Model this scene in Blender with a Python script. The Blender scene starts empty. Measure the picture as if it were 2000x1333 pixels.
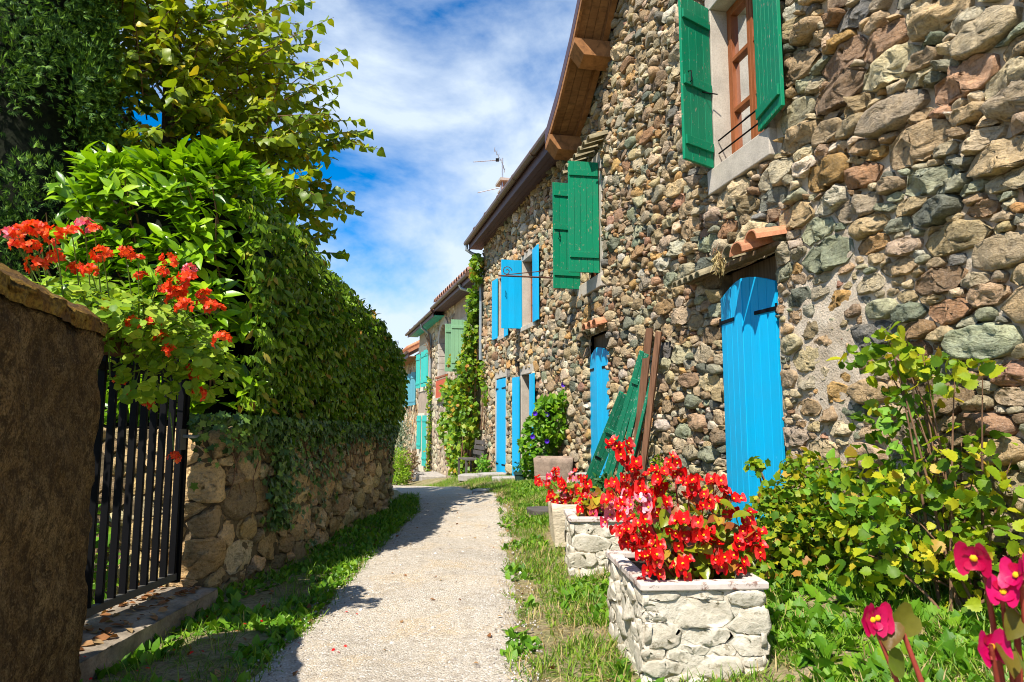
import bpy, math, random
import numpy as np
from mathutils import Vector, Matrix, noise as mnoise

rng = np.random.RandomState(11)
rnd = random.Random(5)
sc = bpy.context.scene
COL = sc.collection

# ------------------------------------------------------------------ camera, sky, sun, exposure
PITCH = math.atan(154 / 1333)
CAM = np.array([0.0, 0.0, 1.22])
cam_d = bpy.data.cameras.new('camera'); cam = bpy.data.objects.new('camera', cam_d); COL.objects.link(cam)
cam.location = CAM; cam.rotation_euler = (math.pi / 2 + PITCH, 0, 0)
cam_d.lens = 24; cam_d.sensor_width = 36; cam_d.clip_start = 0.05; cam_d.clip_end = 20000
cam_d.dof.use_dof = True; cam_d.dof.focus_distance = 4.5; cam_d.dof.aperture_fstop = 9.0
sc.camera = cam

SUN = Vector((0.36, 0.67, -1.0)).normalized()          # direction the light travels
w = bpy.data.worlds.new('World'); sc.world = w; w.use_nodes = True
nt = w.node_tree; nt.nodes.clear()
def wn(t): return nt.nodes.new(t)
sky = wn('ShaderNodeTexSky'); sky.sky_type = 'NISHITA'; sky.sun_disc = False
sky.sun_elevation = math.asin(-SUN.z); sky.sun_rotation = math.atan2(-SUN.x, -SUN.y)
sky.altitude = 600; sky.air_density = 1.0; sky.dust_density = 0.4; sky.ozone_density = 2.5
hs = wn('ShaderNodeHueSaturation'); hs.inputs['Saturation'].default_value = 1.7; hs.inputs['Hue'].default_value = 0.503; hs.inputs['Value'].default_value = 2.5
tc = wn('ShaderNodeTexCoord'); mp = wn('ShaderNodeMapping')
mp.inputs['Scale'].default_value = (1.0, 1.0, 1.75); mp.inputs['Location'].default_value = (1.35, 0.7, 0.15); mp.inputs['Rotation'].default_value = (0.25, 0.35, 0.3)
n1 = wn('ShaderNodeTexNoise'); n1.inputs['Scale'].default_value = 2.3; n1.inputs['Detail'].default_value = 13; n1.inputs['Roughness'].default_value = 0.57; n1.inputs['Distortion'].default_value = 0.3
cr = wn('ShaderNodeValToRGB'); cr.color_ramp.elements[0].position = 0.435; cr.color_ramp.elements[1].position = 0.625
cr.color_ramp.elements[1].color = (0.93, 0.93, 0.93, 1); cr.color_ramp.interpolation = 'LINEAR'
mx = wn('ShaderNodeMix'); mx.data_type = 'RGBA'; mx.inputs['B'].default_value = (10.4, 12.0, 13.8, 1)
bg = wn('ShaderNodeBackground'); bg.inputs['Strength'].default_value = 0.05
out = wn('ShaderNodeOutputWorld')
L = nt.links.new
L(sky.outputs[0], hs.inputs['Color']); L(hs.outputs[0], mx.inputs['A'])
L(tc.outputs['Generated'], mp.inputs[0]); L(mp.outputs[0], n1.inputs['Vector'])
sx = wn('ShaderNodeSeparateXYZ'); L(tc.outputs['Generated'], sx.inputs[0])
mr = wn('ShaderNodeMapRange'); mr.inputs['From Min'].default_value = 0.0; mr.inputs['From Max'].default_value = 0.75; mr.inputs['To Min'].default_value = 0.13; mr.inputs['To Max'].default_value = -0.06; L(sx.outputs['Z'], mr.inputs['Value'])
ad = wn('ShaderNodeMath'); ad.operation = 'ADD'; L(n1.outputs['Fac'], ad.inputs[0]); L(mr.outputs[0], ad.inputs[1]); L(ad.outputs[0], cr.inputs[0])
L(cr.outputs[0], mx.inputs['Factor']); L(mx.outputs['Result'], bg.inputs['Color']); L(bg.outputs[0], out.inputs[0])

sd = bpy.data.lights.new('sun', 'SUN'); sd.energy = 5.0; sd.angle = math.radians(0.53); sd.color = (1.0, 0.94, 0.84)
so = bpy.data.objects.new('sun', sd); COL.objects.link(so)
so.rotation_euler = SUN.to_track_quat('-Z', 'Y').to_euler()
so.location = (-4, -6, 14)

vs = sc.view_settings
vs.view_transform = 'Standard'; vs.look = 'None'; vs.exposure = 0.70; vs.gamma = 1.0; vs.use_curve_mapping = False
sc.cycles.max_bounces = 6; sc.cycles.diffuse_bounces = 2; sc.cycles.glossy_bounces = 2
sc.cycles.transmission_bounces = 4; sc.cycles.transparent_max_bounces = 4
sc.cycles.use_denoising = True
sc.cycles.filter_width = 1.0

# ------------------------------------------------------------------ materials
class NT:
    """small node-tree writer"""
    def __init__(s, name):
        s.m = bpy.data.materials.new(name); s.m.use_nodes = True
        s.t = s.m.node_tree; s.t.nodes.clear()
        s.out = s.n('ShaderNodeOutputMaterial')
    def n(s, t, **k):
        x = s.t.nodes.new(t)
        for a, b in k.items(): setattr(x, a, b)
        return x
    def l(s, a, b): s.t.links.new(a, b)
    def put(s, sock, v):
        if hasattr(v, 'is_linked') or isinstance(v, bpy.types.NodeSocket): s.l(v, sock)
        elif isinstance(v, (tuple, list)) and len(v) == 3 and sock.type == 'RGBA': sock.default_value = (*v, 1)
        else: sock.default_value = v
    def pos(s):
        return s.n('ShaderNodeNewGeometry').outputs['Position']
    def scale(s, vec, sc3):
        x = s.n('ShaderNodeMapping'); x.inputs['Scale'].default_value = sc3; s.l(vec, x.inputs[0]); return x.outputs[0]
    def noise(s, vec, scale, detail=4, rough=0.55, dist=0.0):
        x = s.n('ShaderNodeTexNoise'); s.l(vec, x.inputs['Vector'])
        x.inputs['Scale'].default_value = scale; x.inputs['Detail'].default_value = detail
        x.inputs['Roughness'].default_value = rough; x.inputs['Distortion'].default_value = dist
        return x.outputs['Fac']
    def voro(s, vec, scale, out='Distance', feature='F1'):
        x = s.n('ShaderNodeTexVoronoi', feature=feature); s.l(vec, x.inputs['Vector']); x.inputs['Scale'].default_value = scale
        return x.outputs[out]
    def ramp(s, fac, stops, interp='LINEAR'):
        x = s.n('ShaderNodeValToRGB'); r = x.color_ramp; r.interpolation = interp
        while len(r.elements) < len(stops): r.elements.new(0.5)
        for e, (p, c) in zip(r.elements, stops):
            e.position = p; e.color = (*c, 1) if isinstance(c, (tuple, list)) else (c, c, c, 1)
        s.l(fac, x.inputs[0]); return x.outputs[0]
    def mix(s, f, a, b, mode='MIX'):
        x = s.n('ShaderNodeMix', data_type='RGBA', blend_type=mode)
        s.put(x.inputs['Factor'], f); s.put(x.inputs['A'], a); s.put(x.inputs['B'], b)
        return x.outputs['Result']
    def math(s, op, a, b=0.0):
        x = s.n('ShaderNodeMath', operation=op); s.put(x.inputs[0], a); s.put(x.inputs[1], b); return x.outputs[0]
    def bump(s, h, strength=0.5, dist=0.01, normal=None):
        x = s.n('ShaderNodeBump'); x.inputs['Strength'].default_value = strength; x.inputs['Distance'].default_value = dist
        s.l(h, x.inputs['Height'])
        if normal is not None: s.l(normal, x.inputs['Normal'])
        return x.outputs[0]
    def bsdf(s, col, rough=0.7, spec=0.3, normal=None, metal=0.0, final=True):
        x = s.n('ShaderNodeBsdfPrincipled')
        s.put(x.inputs['Base Color'], col); s.put(x.inputs['Roughness'], rough)
        x.inputs['Specular IOR Level'].default_value = spec; x.inputs['Metallic'].default_value = metal
        if normal is not None: s.l(normal, x.inputs['Normal'])
        if final: s.l(x.outputs[0], s.out.inputs[0])
        return x
    def rand(s):
        """a number that differs per object and per loose piece of a joined mesh"""
        a = s.n('ShaderNodeObjectInfo').outputs['Random']; b = s.n('ShaderNodeNewGeometry').outputs['Random Per Island']
        return s.math('FRACT', s.math('ADD', a, b))

def stone_material(name, source, rough=0.85, tone=1.0):
    t = NT(name)
    if source == 'object': base = t.n('ShaderNodeObjectInfo').outputs['Color']
    elif source == 'attr':
        a = t.n('ShaderNodeAttribute', attribute_name='Col'); base = a.outputs['Color']
    p = t.pos()
    a = t.noise(p, 9, 5, 0.6); b = t.noise(p, 45, 5, 0.65); c = t.noise(p, 150, 2)
    c1 = t.mix(t.ramp(a, [(0.35, 0.0), (0.7, 0.75)]), base, t.mix(1.0, base, (1.35, 1.25, 1.05), 'MULTIPLY'))
    c1 = t.mix(t.ramp(b, [(0.38, 0.6), (0.52, 0.0)]), c1, t.mix(1.0, c1, (0.42, 0.40, 0.36), 'MULTIPLY'))
    c1 = t.mix(t.ramp(c, [(0.55, 0.0), (0.75, 0.35)]), c1, (0.55, 0.50, 0.42))
    h = t.math('ADD', t.math('MULTIPLY', b, 1.0), t.math('MULTIPLY', c, 0.35))
    r = t.rand(); rot = t.n('ShaderNodeMapping'); rot.inputs['Scale'].default_value = (1, 1, 2.4); t.l(p, rot.inputs[0])
    cx_ = t.n('ShaderNodeCombineXYZ'); t.l(t.math('MULTIPLY', r, 1.4), cx_.inputs[0]); t.l(t.math('MULTIPLY', r, 2.3), cx_.inputs[1]); t.l(cx_.outputs[0], rot.inputs['Rotation'])
    h2 = t.noise(rot.outputs[0], 9, 6, 0.66, 1.2)
    c1 = t.mix(t.ramp(h2, [(0.34, 0.35), (0.48, 0.0)]), c1, t.mix(1.0, c1, (0.60, 0.55, 0.50), 'MULTIPLY'))
    c1 = t.mix(t.ramp(h2, [(0.55, 0.0), (0.75, 0.4)]), c1, t.mix(1.0, c1, (1.5, 1.42, 1.25), 'MULTIPLY'))
    nrm = t.bump(h, 0.6, 0.015, t.bump(h2, 0.9, 0.035))
    t.bsdf(c1, rough, 0.25, nrm); return t.m

def simple_mottled(name, col, var=0.35, scale=8, rough=0.85, bump=0.4, bscale=60, stretch=None, spec=0.25):
    t = NT(name); p = t.pos()
    q = t.scale(p, stretch) if stretch else p
    a = t.noise(q, scale, 6, 0.6); b = t.noise(q, bscale, 4, 0.6)
    lo = tuple(x * (1 - var) for x in col); hi = tuple(min(1, x * (1 + var * 0.7)) for x in col)
    c = t.ramp(a, [(0.3, lo), (0.55, col), (0.75, hi)])
    c = t.mix(t.ramp(b, [(0.4, 0.35), (0.55, 0.0)]), c, t.mix(1.0, c, (0.6, 0.58, 0.55), 'MULTIPLY'))
    t.bsdf(c, rough, spec, t.bump(b, bump, 0.01)); return t.m

def paint_material(name, col, wear=0.5, worn=(0.30, 0.24, 0.17)):
    """oil paint on boards: vertical grain, slight fading, a few flakes"""
    t = NT(name); p = t.pos()
    g = t.noise(t.scale(p, (26, 26, 1.6)), 2.0, 4, 0.6)
    a = t.noise(p, 3.0, 4); f = t.noise(t.scale(p, (1, 1, 0.5)), 38, 4, 0.7)
    c = t.mix(t.ramp(a, [(0.35, 0.0), (0.7, 0.6)]), col, tuple(x * 0.80 + 0.018 for x in col))
    r = t.rand()
    c = t.mix(t.math('MULTIPLY', r, 0.45), c, tuple(x * 0.74 for x in col))
    c = t.mix(t.ramp(g, [(0.30, 0.30), (0.42, 0.0)]), c, tuple(x * 0.62 for x in col))
    k = 0.68 - 0.06 * wear
    c = t.mix(t.ramp(f, [(k, 0.0), (k + 0.02, 0.85)]), c, worn)
    t.bsdf(c, 0.5, 0.2, t.bump(g, 0.18, 0.01)); return t.m

def wood_material(name, col, stretch=(3, 3, 30), rough=0.75, var=0.5):
    t = NT(name); p = t.pos(); q = t.scale(p, stretch)
    a = t.noise(q, 1.6, 6, 0.62, 0.6); b = t.noise(p, 2.5, 3); r = t.rand()
    lo = tuple(x * (1 - var) for x in col); hi = tuple(x * (1 + var * 0.6) for x in col)
    c = t.ramp(a, [(0.3, lo), (0.5, col), (0.7, hi)])
    c = t.mix(t.math('MULTIPLY', r, 0.45), c, tuple(x * 0.6 for x in col))
    c = t.mix(t.ramp(b, [(0.4, 0.4), (0.6, 0.0)]), c, t.mix(1.0, c, (0.65, 0.6, 0.55), 'MULTIPLY'))
    t.bsdf(c, rough, 0.25, t.bump(a, 0.35, 0.01)); return t.m

def leaf_material(name, stops, transl=0.35, rough=0.4, spec=0.4, vein=True, big=None):
    """stops: colours picked by the per-leaf random number"""
    t = NT(name); r = t.rand(); p = t.pos()
    c = t.ramp(r, stops)
    if big:
        c = t.mix(t.ramp(t.noise(p, big[0], 2), [(0.45, 0.0), (0.62, big[2])]), c, big[1])
    n = t.noise(p, 70, 3)
    c = t.mix(t.ramp(n, [(0.4, 0.35), (0.6, 0.0)]), c, t.mix(1.0, c, (0.7, 0.72, 0.6), 'MULTIPLY'))
    b = t.bsdf(c, rough, spec, t.bump(n, 0.15, 0.005), final=False)
    tr = t.n('ShaderNodeBsdfTranslucent'); t.l(t.mix(1.0, c, (1.25, 1.3, 0.55), 'MULTIPLY'), tr.inputs['Color'])
    ms = t.n('ShaderNodeMixShader'); ms.inputs[0].default_value = transl
    t.l(b.outputs[0], ms.inputs[1]); t.l(tr.outputs[0], ms.inputs[2]); t.l(ms.outputs[0], t.out.inputs[0]); return t.m

def metal_material(name, col, rough=0.45, metal=0.0, spec=0.3):
    t = NT(name); p = t.pos(); a = t.noise(p, 14, 5, 0.6); b = t.noise(p, 90, 3)
    c = t.mix(t.ramp(a, [(0.4, 0.0), (0.7, 0.5)]), col, tuple(x * 0.6 for x in col))
    t.bsdf(c, rough, spec, t.bump(b, 0.1, 0.004), metal); return t.m

M = {}
M['stone_obj'] = stone_material('field_stone', 'object')
M['stone_att'] = stone_material('field_stone_small', 'attr')
def mortar_material():
    t = NT('lime_mortar'); p = t.pos()
    a = t.noise(p, 5, 6, 0.65); b = t.noise(p, 75, 5, 0.7); v = t.voro(p, 55)
    c = t.ramp(a, [(0.3, (0.42, 0.33, 0.23)), (0.5, (0.56, 0.46, 0.34)), (0.7, (0.66, 0.57, 0.45))])
    c = t.mix(t.ramp(v, [(0.12, 0.45), (0.3, 0.0)]), c, (0.46, 0.42, 0.36))
    c = t.mix(t.ramp(b, [(0.36, 0.45), (0.46, 0.0)]), c, (0.24, 0.19, 0.13))
    t.bsdf(c, 0.95, 0.1, t.bump(b, 0.7, 0.012, t.bump(v, 0.4, 0.010))); return t.m
M['mortar'] = mortar_material()
M['mortar_dark'] = simple_mottled('earthy_mortar', (0.15, 0.11, 0.06), 0.6, 10, 0.95, 0.8, 50)
M['plaster'] = simple_mottled('grey_lime_plaster', (0.50, 0.44, 0.36), 0.25, 3, 0.9, 0.25, 70)
M['plaster_cream'] = simple_mottled('cream_plaster', (0.74, 0.66, 0.50), 0.15, 3, 0.9, 0.15, 60)
M['plaster_brown'] = simple_mottled('brown_plaster', (0.44, 0.34, 0.25), 0.25, 3, 0.9, 0.2, 60)
M['cut_stone'] = simple_mottled('cut_limestone', (0.52, 0.46, 0.38), 0.22, 6, 0.85, 0.3, 80)
M['blue'] = paint_material('blue_shutter_paint', (0.001, 0.42, 0.76), 0.0, (0.05, 0.45, 0.75))
M['green'] = paint_material('green_shutter_paint', (0.001, 0.225, 0.105), 0.8)
M['green_old'] = paint_material('weathered_green_paint', (0.01, 0.20, 0.105), 1.3, (0.28, 0.38, 0.31))
M['pale_green'] = paint_material('pale_green_paint', (0.24, 0.46, 0.26), 0.3)
M['teal'] = paint_material('teal_paint', (0.045, 0.47, 0.40), 0.5)
M['slate_blue'] = paint_material('dull_blue_paint', (0.10, 0.33, 0.40), 0.3)
M['red_paint'] = paint_material('red_brown_paint', (0.55, 0.085, 0.02), 0.3)
M['casement'] = wood_material('red_brown_window_wood', (0.33, 0.10, 0.030), (20, 20, 1.5), 0.5, 0.3)
M['beam'] = wood_material('honey_brown_timber', (0.36, 0.165, 0.060), (6, 6, 6), 0.75, 0.5)
M['soffit'] = wood_material('soffit_boards', (0.34, 0.17, 0.07), (4, 14, 14), 0.8, 0.45)
M['board'] = wood_material('old_brown_board', (0.20, 0.10, 0.055), (26, 26, 1.5), 0.85, 0.5)
M['lintel'] = wood_material('old_lintel_wood', (0.22, 0.15, 0.09), (24, 24, 1.5), 0.9, 0.5)
M['gutter'] = metal_material('brown_gutter', (0.13, 0.075, 0.05), 0.4)
M['fascia'] = metal_material('plum_brown_fascia', (0.10, 0.055, 0.06), 0.5)
M['zinc'] = metal_material('zinc_pipe', (0.34, 0.38, 0.40), 0.4, 0.4)
M['iron'] = metal_material('black_iron', (0.004, 0.004, 0.005), 0.6, 0.0, 0.12)
M['gate_rail'] = metal_material('worn_gate_rail', (0.09, 0.085, 0.075), 0.55)
M['rust'] = metal_material('rusty_iron', (0.12, 0.05, 0.03), 0.8)
M['alu'] = metal_material('aluminium_tube', (0.45, 0.46, 0.47), 0.35, 0.6)
M['tile'] = simple_mottled('terracotta_tile', (0.58, 0.25, 0.13), 0.3, 9, 0.85, 0.3, 70)
M['tile_old'] = simple_mottled('mossy_grey_tile', (0.30, 0.25, 0.15), 0.45, 9, 0.95, 0.5, 60)
M['brick'] = simple_mottled('chimney_render', (0.36, 0.20, 0.14), 0.3, 8, 0.9, 0.3, 70)
M['cap'] = simple_mottled('cement_cap', (0.45, 0.40, 0.34), 0.2, 8, 0.9, 0.3, 70)
M['dark'] = simple_mottled('dim_interior', (0.03, 0.022, 0.018), 0.3)
M['curtain'] = simple_mottled('net_curtain', (0.62, 0.58, 0.50), 0.12, 6, 0.9, 0.1, 60, (14, 14, 1))
def glass_material():
    t = NT('window_glass')
    g = t.n('ShaderNodeBsdfGlossy'); g.inputs['Roughness'].default_value = 0.03; g.inputs['Color'].default_value = (0.9, 0.95, 1, 1)
    tr = t.n('ShaderNodeBsdfTransparent'); tr.inputs['Color'].default_value = (0.82, 0.85, 0.85, 1)
    fr = t.n('ShaderNodeFresnel'); fr.inputs['IOR'].default_value = 1.5
    ms = t.n('ShaderNodeMixShader'); t.l(t.math('ADD', fr.outputs[0], 0.05), ms.inputs[0])
    t.l(tr.outputs[0], ms.inputs[1]); t.l(g.outputs[0], ms.inputs[2]); t.l(ms.outputs[0], t.out.inputs[0]); return t.m
M['glass'] = glass_material()

def pillar_material():
    t = NT('roughcast_pillar'); p = t.pos()
    a = t.noise(p, 5, 6, 0.7); b = t.noise(p, 17, 6, 0.72); v = t.voro(p, 32)
    c = t.ramp(a, [(0.3, (0.14, 0.080, 0.028)), (0.5, (0.30, 0.19, 0.075)), (0.72, (0.46, 0.33, 0.16))])
    c = t.mix(t.ramp(b, [(0.42, 0.8), (0.54, 0.0)]), c, (0.05, 0.032, 0.014))
    c = t.mix(t.ramp(v, [(0.0, 0.7), (0.30, 0.0)]), c, (0.42, 0.30, 0.15))
    c = t.mix(t.ramp(t.noise(p, 1.7, 4, 0.6), [(0.40, 0.4), (0.56, 0.0)]), c, (0.09, 0.06, 0.03))
    f = t.noise(p, 110, 4, 0.7); c = t.mix(t.ramp(f, [(0.42, 0.75), (0.52, 0.0)]), c, (0.06, 0.038, 0.018)); c = t.mix(t.ramp(f, [(0.58, 0.0), (0.70, 0.6)]), c, (0.50, 0.38, 0.22))
    t.bsdf(c, 0.95, 0.15, t.bump(f, 0.8, 0.02, t.bump(b, 1.0, 0.05, t.bump(v, 0.8, 0.03)))); return t.m
M['pillar'] = pillar_material()
def coping_material():
    t = NT('mossy_coping'); p = t.pos()
    a = t.noise(p, 6, 6, 0.65, 0.5); b = t.noise(p, 60, 5, 0.7)
    c = t.ramp(a, [(0.36, (0.13, 0.08, 0.04)), (0.47, (0.24, 0.13, 0.030)), (0.58, (0.30, 0.20, 0.04)), (0.72, (0.17, 0.13, 0.09))])
    c = t.mix(t.ramp(b, [(0.42, 0.7), (0.55, 0.0)]), c, (0.07, 0.04, 0.015))
    t.bsdf(c, 0.95, 0.1, t.bump(b, 0.9, 0.02)); return t.m
M['coping'] = coping_material()
M['step'] = simple_mottled('worn_step_stone', (0.34, 0.28, 0.21), 0.55, 5, 0.9, 0.7, 60)
M['slab'] = simple_mottled('grey_slab', (0.42, 0.38, 0.33), 0.3, 6, 0.9, 0.4, 60)
M['slate'] = simple_mottled('dark_slate', (0.11, 0.095, 0.085), 0.3, 8, 0.7, 0.3, 60)
M['trough'] = simple_mottled('lichen_trough_stone', (0.34, 0.25, 0.19), 0.4, 9, 0.95, 0.6, 60)
M['tooled'] = simple_mottled('tooled_limestone', (0.66, 0.56, 0.40), 0.22, 5, 0.9, 0.9, 26, (1, 1.0, 2.4))
def planter_material():
    t = NT('cast_stone'); p = t.pos()
    a = t.noise(p, 7, 6, 0.65); b = t.noise(p, 34, 5, 0.65); k = t.noise(p, 16, 6, 0.75)
    c = t.ramp(a, [(0.3, (0.44, 0.385, 0.29)), (0.5, (0.58, 0.52, 0.41)), (0.7, (0.68, 0.62, 0.51))])
    c = t.mix(t.ramp(k, [(0.57, 0.0), (0.64, 0.75)]), c, (0.17, 0.14, 0.08))
    c = t.mix(t.ramp(b, [(0.38, 0.4), (0.5, 0.0)]), c, (0.36, 0.32, 0.22))
    t.bsdf(c, 0.9, 0.2, t.bump(b, 0.6, 0.015)); return t.m
M['cast'] = planter_material()
def rim_material():
    t = NT('cast_stone_rim'); p = t.pos(); a = t.noise(p, 8, 6, 0.6); k = t.noise(p, 13, 6, 0.75)
    c = t.ramp(a, [(0.3, (0.50, 0.42, 0.36)), (0.7, (0.70, 0.62, 0.55))])
    c = t.mix(t.ramp(k, [(0.53, 0.0), (0.60, 0.9)]), c, (0.17, 0.085, 0.06))
    t.bsdf(c, 0.85, 0.2, t.bump(a, 0.3, 0.01)); return t.m
M['rim'] = rim_material()
M['soil'] = simple_mottled('potting_soil', (0.05, 0.032, 0.020), 0.5, 20, 0.95, 0.9, 70)
M['pot'] = simple_mottled('dark_green_pot', (0.03, 0.07, 0.055), 0.3, 8, 0.6, 0.2, 60)
def path_material():
    t = NT('fine_gravel_path'); p = t.pos()
    a = t.noise(p, 0.9, 6, 0.6); v = t.voro(p, 95, 'Color'); d = t.voro(p, 95); f = t.noise(p, 260, 3, 0.7); g = t.noise(p, 14, 5, 0.65)
    c = t.ramp(a, [(0.3, (0.42, 0.365, 0.29)), (0.5, (0.50, 0.435, 0.345)), (0.7, (0.56, 0.475, 0.36))])
    c = t.mix(t.ramp(t.noise(p, 2.3, 5, 0.6, 0.8), [(0.50, 0.0), (0.66, 0.6)]), c, (0.56, 0.42, 0.25))
    sv = t.n('ShaderNodeSeparateColor'); t.l(v, sv.inputs[0])
    c = t.mix(t.ramp(sv.outputs[0], [(0.0, 0.6), (0.25, 0.08), (0.6, 0.0)]), c, (0.21, 0.18, 0.14))
    c = t.mix(t.ramp(sv.outputs[1], [(0.72, 0.0), (1.0, 0.75)]), c, (0.70, 0.66, 0.60))
    c = t.mix(t.ramp(g, [(0.36, 0.5), (0.5, 0.0)]), c, (0.30, 0.25, 0.19))
    h = t.math('ADD', t.math('MULTIPLY', d, -1.0), t.math('MULTIPLY', f, 0.5))
    t.bsdf(c, 0.95, 0.15, t.bump(h, 0.7, 0.012, t.bump(g, 0.4, 0.03))); return t.m
M['path'] = path_material()
def ground_material():
    t = NT('dry_earth'); p = t.pos()
    a = t.noise(p, 1.6, 6, 0.65); b = t.noise(p, 40, 5, 0.7); g = t.noise(p, 7, 5, 0.6)
    c = t.ramp(a, [(0.3, (0.27, 0.20, 0.10)), (0.5, (0.39, 0.31, 0.17)), (0.72, (0.48, 0.40, 0.25))])
    c = t.mix(t.ramp(g, [(0.42, 0.0), (0.60, 0.75)]), c, (0.19, 0.22, 0.06))
    c = t.mix(t.ramp(b, [(0.40, 0.6), (0.55, 0.0)]), c, (0.12, 0.08, 0.05))
    t.bsdf(c, 0.95, 0.1, t.bump(b, 0.9, 0.03)); return t.m
M['ground'] = ground_material()
M['hill'] = simple_mottled('haze_blue_far_hill', (0.10, 0.19, 0.30), 0.2, 0.004, 0.95, 0.0, 0.02)  # blue of the distant air haze is put into this base colour
M['bark'] = simple_mottled('bark', (0.13, 0.095, 0.065), 0.4, 20, 0.9, 0.7, 60, (1, 1, 0.3))
M['twig'] = simple_mottled('twig', (0.20, 0.11, 0.06), 0.4, 20, 0.8, 0.3, 60)
M['straw'] = leaf_material('dry_straw', [(0.0, (0.34, 0.24, 0.10)), (1.0, (0.52, 0.41, 0.20))], 0.2, 0.8, 0.1)
M['core'] = simple_mottled('dark_core', (0.012, 0.016, 0.006), 0.6, 20, 0.95, 0.6, 40)  # near-black fill for the solid cores of hedge and conifer

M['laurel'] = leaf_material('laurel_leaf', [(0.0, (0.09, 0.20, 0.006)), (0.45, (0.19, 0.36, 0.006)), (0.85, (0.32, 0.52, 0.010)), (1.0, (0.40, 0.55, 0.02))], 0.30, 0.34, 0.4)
M['laurel_old_shaded'] = leaf_material('shaded_mature_laurel_leaf', [(0.0, (0.06, 0.13, 0.010)), (0.6, (0.15, 0.27, 0.014)), (0.93, (0.26, 0.39, 0.018)), (1.0, (0.38, 0.20, 0.05))], 0.22, 0.36, 0.35)  # older leaves, darkened further to put the lane side's shade in the colour
M['lime'] = leaf_material('lime_leaf', [(0.0, (0.08, 0.15, 0.010)), (0.45, (0.18, 0.28, 0.012)), (0.8, (0.32, 0.40, 0.015)), (0.93, (0.52, 0.47, 0.02)), (1.0, (0.58, 0.34, 0.03))], 0.35, 0.42, 0.35, big=(0.8, (0.42, 0.44, 0.015), 0.4))
M['conifer'] = leaf_material('conifer_spray', [(0.0, (0.02, 0.06, 0.008)), (0.55, (0.06, 0.15, 0.016)), (1.0, (0.30, 0.50, 0.07))], 0.15, 0.6, 0.2)
M['beg_dark'] = leaf_material('dark_begonia_leaf', [(0.0, (0.08, 0.16, 0.015)), (0.7, (0.16, 0.22, 0.015)), (1.0, (0.18, 0.05, 0.02))], 0.4, 0.4, 0.3)
M['ivy'] = leaf_material('ivy_leaf', [(0.0, (0.03, 0.07, 0.015)), (0.6, (0.07, 0.15, 0.025)), (1.0, (0.20, 0.33, 0.05))], 0.2, 0.4, 0.4)
M['vine'] = leaf_material('vine_leaf', [(0.0, (0.07, 0.17, 0.010)), (0.5, (0.16, 0.30, 0.012)), (0.85, (0.30, 0.40, 0.02)), (0.95, (0.45, 0.30, 0.03)), (1.0, (0.42, 0.16, 0.02))], 0.35, 0.45, 0.35)
M['hazel'] = leaf_material('hazel_leaf', [(0.0, (0.06, 0.15, 0.008)), (0.35, (0.17, 0.29, 0.010)), (0.7, (0.36, 0.43, 0.014)), (0.92, (0.55, 0.48, 0.02)), (1.0, (0.50, 0.30, 0.05))], 0.35, 0.5, 0.3)
M['currant'] = leaf_material('currant_leaf', [(0.0, (0.07, 0.17, 0.010)), (0.4, (0.16, 0.28, 0.012)), (0.75, (0.33, 0.38, 0.015)), (0.92, (0.52, 0.42, 0.02)), (1.0, (0.42, 0.18, 0.04))], 0.32, 0.5, 0.3)
M['bindweed'] = leaf_material('bindweed_leaf', [(0.0, (0.10, 0.24, 0.02)), (1.0, (0.22, 0.42, 0.03))], 0.3, 0.45, 0.3)
M['morning'] = leaf_material('morning_glory_leaf', [(0.0, (0.06, 0.17, 0.008)), (0.6, (0.13, 0.30, 0.010)), (1.0, (0.24, 0.40, 0.014))], 0.3, 0.45, 0.3)
M['beg_leaf'] = leaf_material('begonia_leaf', [(0.0, (0.10, 0.16, 0.01)), (0.35, (0.25, 0.28, 0.012)), (0.6, (0.42, 0.36, 0.02)), (0.8, (0.40, 0.16, 0.03)), (1.0, (0.28, 0.07, 0.025))], 0.25, 0.3, 0.5)
M['ger_leaf'] = leaf_material('geranium_leaf', [(0.0, (0.16, 0.29, 0.02)), (0.6, (0.32, 0.48, 0.03)), (1.0, (0.46, 0.57, 0.06))], 0.35, 0.5, 0.3)
M['grass'] = leaf_material('grass_blade', [(0.0, (0.07, 0.16, 0.01)), (0.5, (0.15, 0.29, 0.014)), (0.85, (0.25, 0.35, 0.03)), (1.0, (0.44, 0.36, 0.13))], 0.3, 0.55, 0.3)
M['weed'] = leaf_material('weed_leaf', [(0.0, (0.06, 0.17, 0.010)), (0.6, (0.13, 0.30, 0.014)), (1.0, (0.24, 0.40, 0.02))], 0.3, 0.5, 0.3)
M['fern'] = leaf_material('dark_herb_leaf', [(0.0, (0.02, 0.08, 0.02)), (1.0, (0.05, 0.17, 0.04))], 0.25, 0.5, 0.3)
M['olive'] = leaf_material('olive_leaf', [(0.0, (0.13, 0.19, 0.11)), (1.0, (0.36, 0.43, 0.30))], 0.2, 0.5, 0.3)
M['box'] = leaf_material('yellow_green_leaf', [(0.0, (0.13, 0.26, 0.01)), (1.0, (0.30, 0.44, 0.02))], 0.3, 0.5, 0.3)
M['rusty'] = leaf_material('faded_shrub_leaf', [(0.0, (0.13, 0.10, 0.04)), (0.5, (0.26, 0.17, 0.10)), (1.0, (0.36, 0.25, 0.16))], 0.2, 0.6, 0.2)
M['litter'] = leaf_material('dead_leaf', [(0.0, (0.16, 0.06, 0.02)), (0.6, (0.30, 0.13, 0.05)), (1.0, (0.40, 0.28, 0.14))], 0.15, 0.7, 0.2)
M['red'] = leaf_material('red_petal', [(0.0, (0.42, 0.002, 0.004)), (0.35, (0.68, 0.004, 0.006)), (0.8, (0.82, 0.010, 0.010)), (1.0, (0.88, 0.05, 0.04))], 0.3, 0.4, 0.35)
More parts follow.
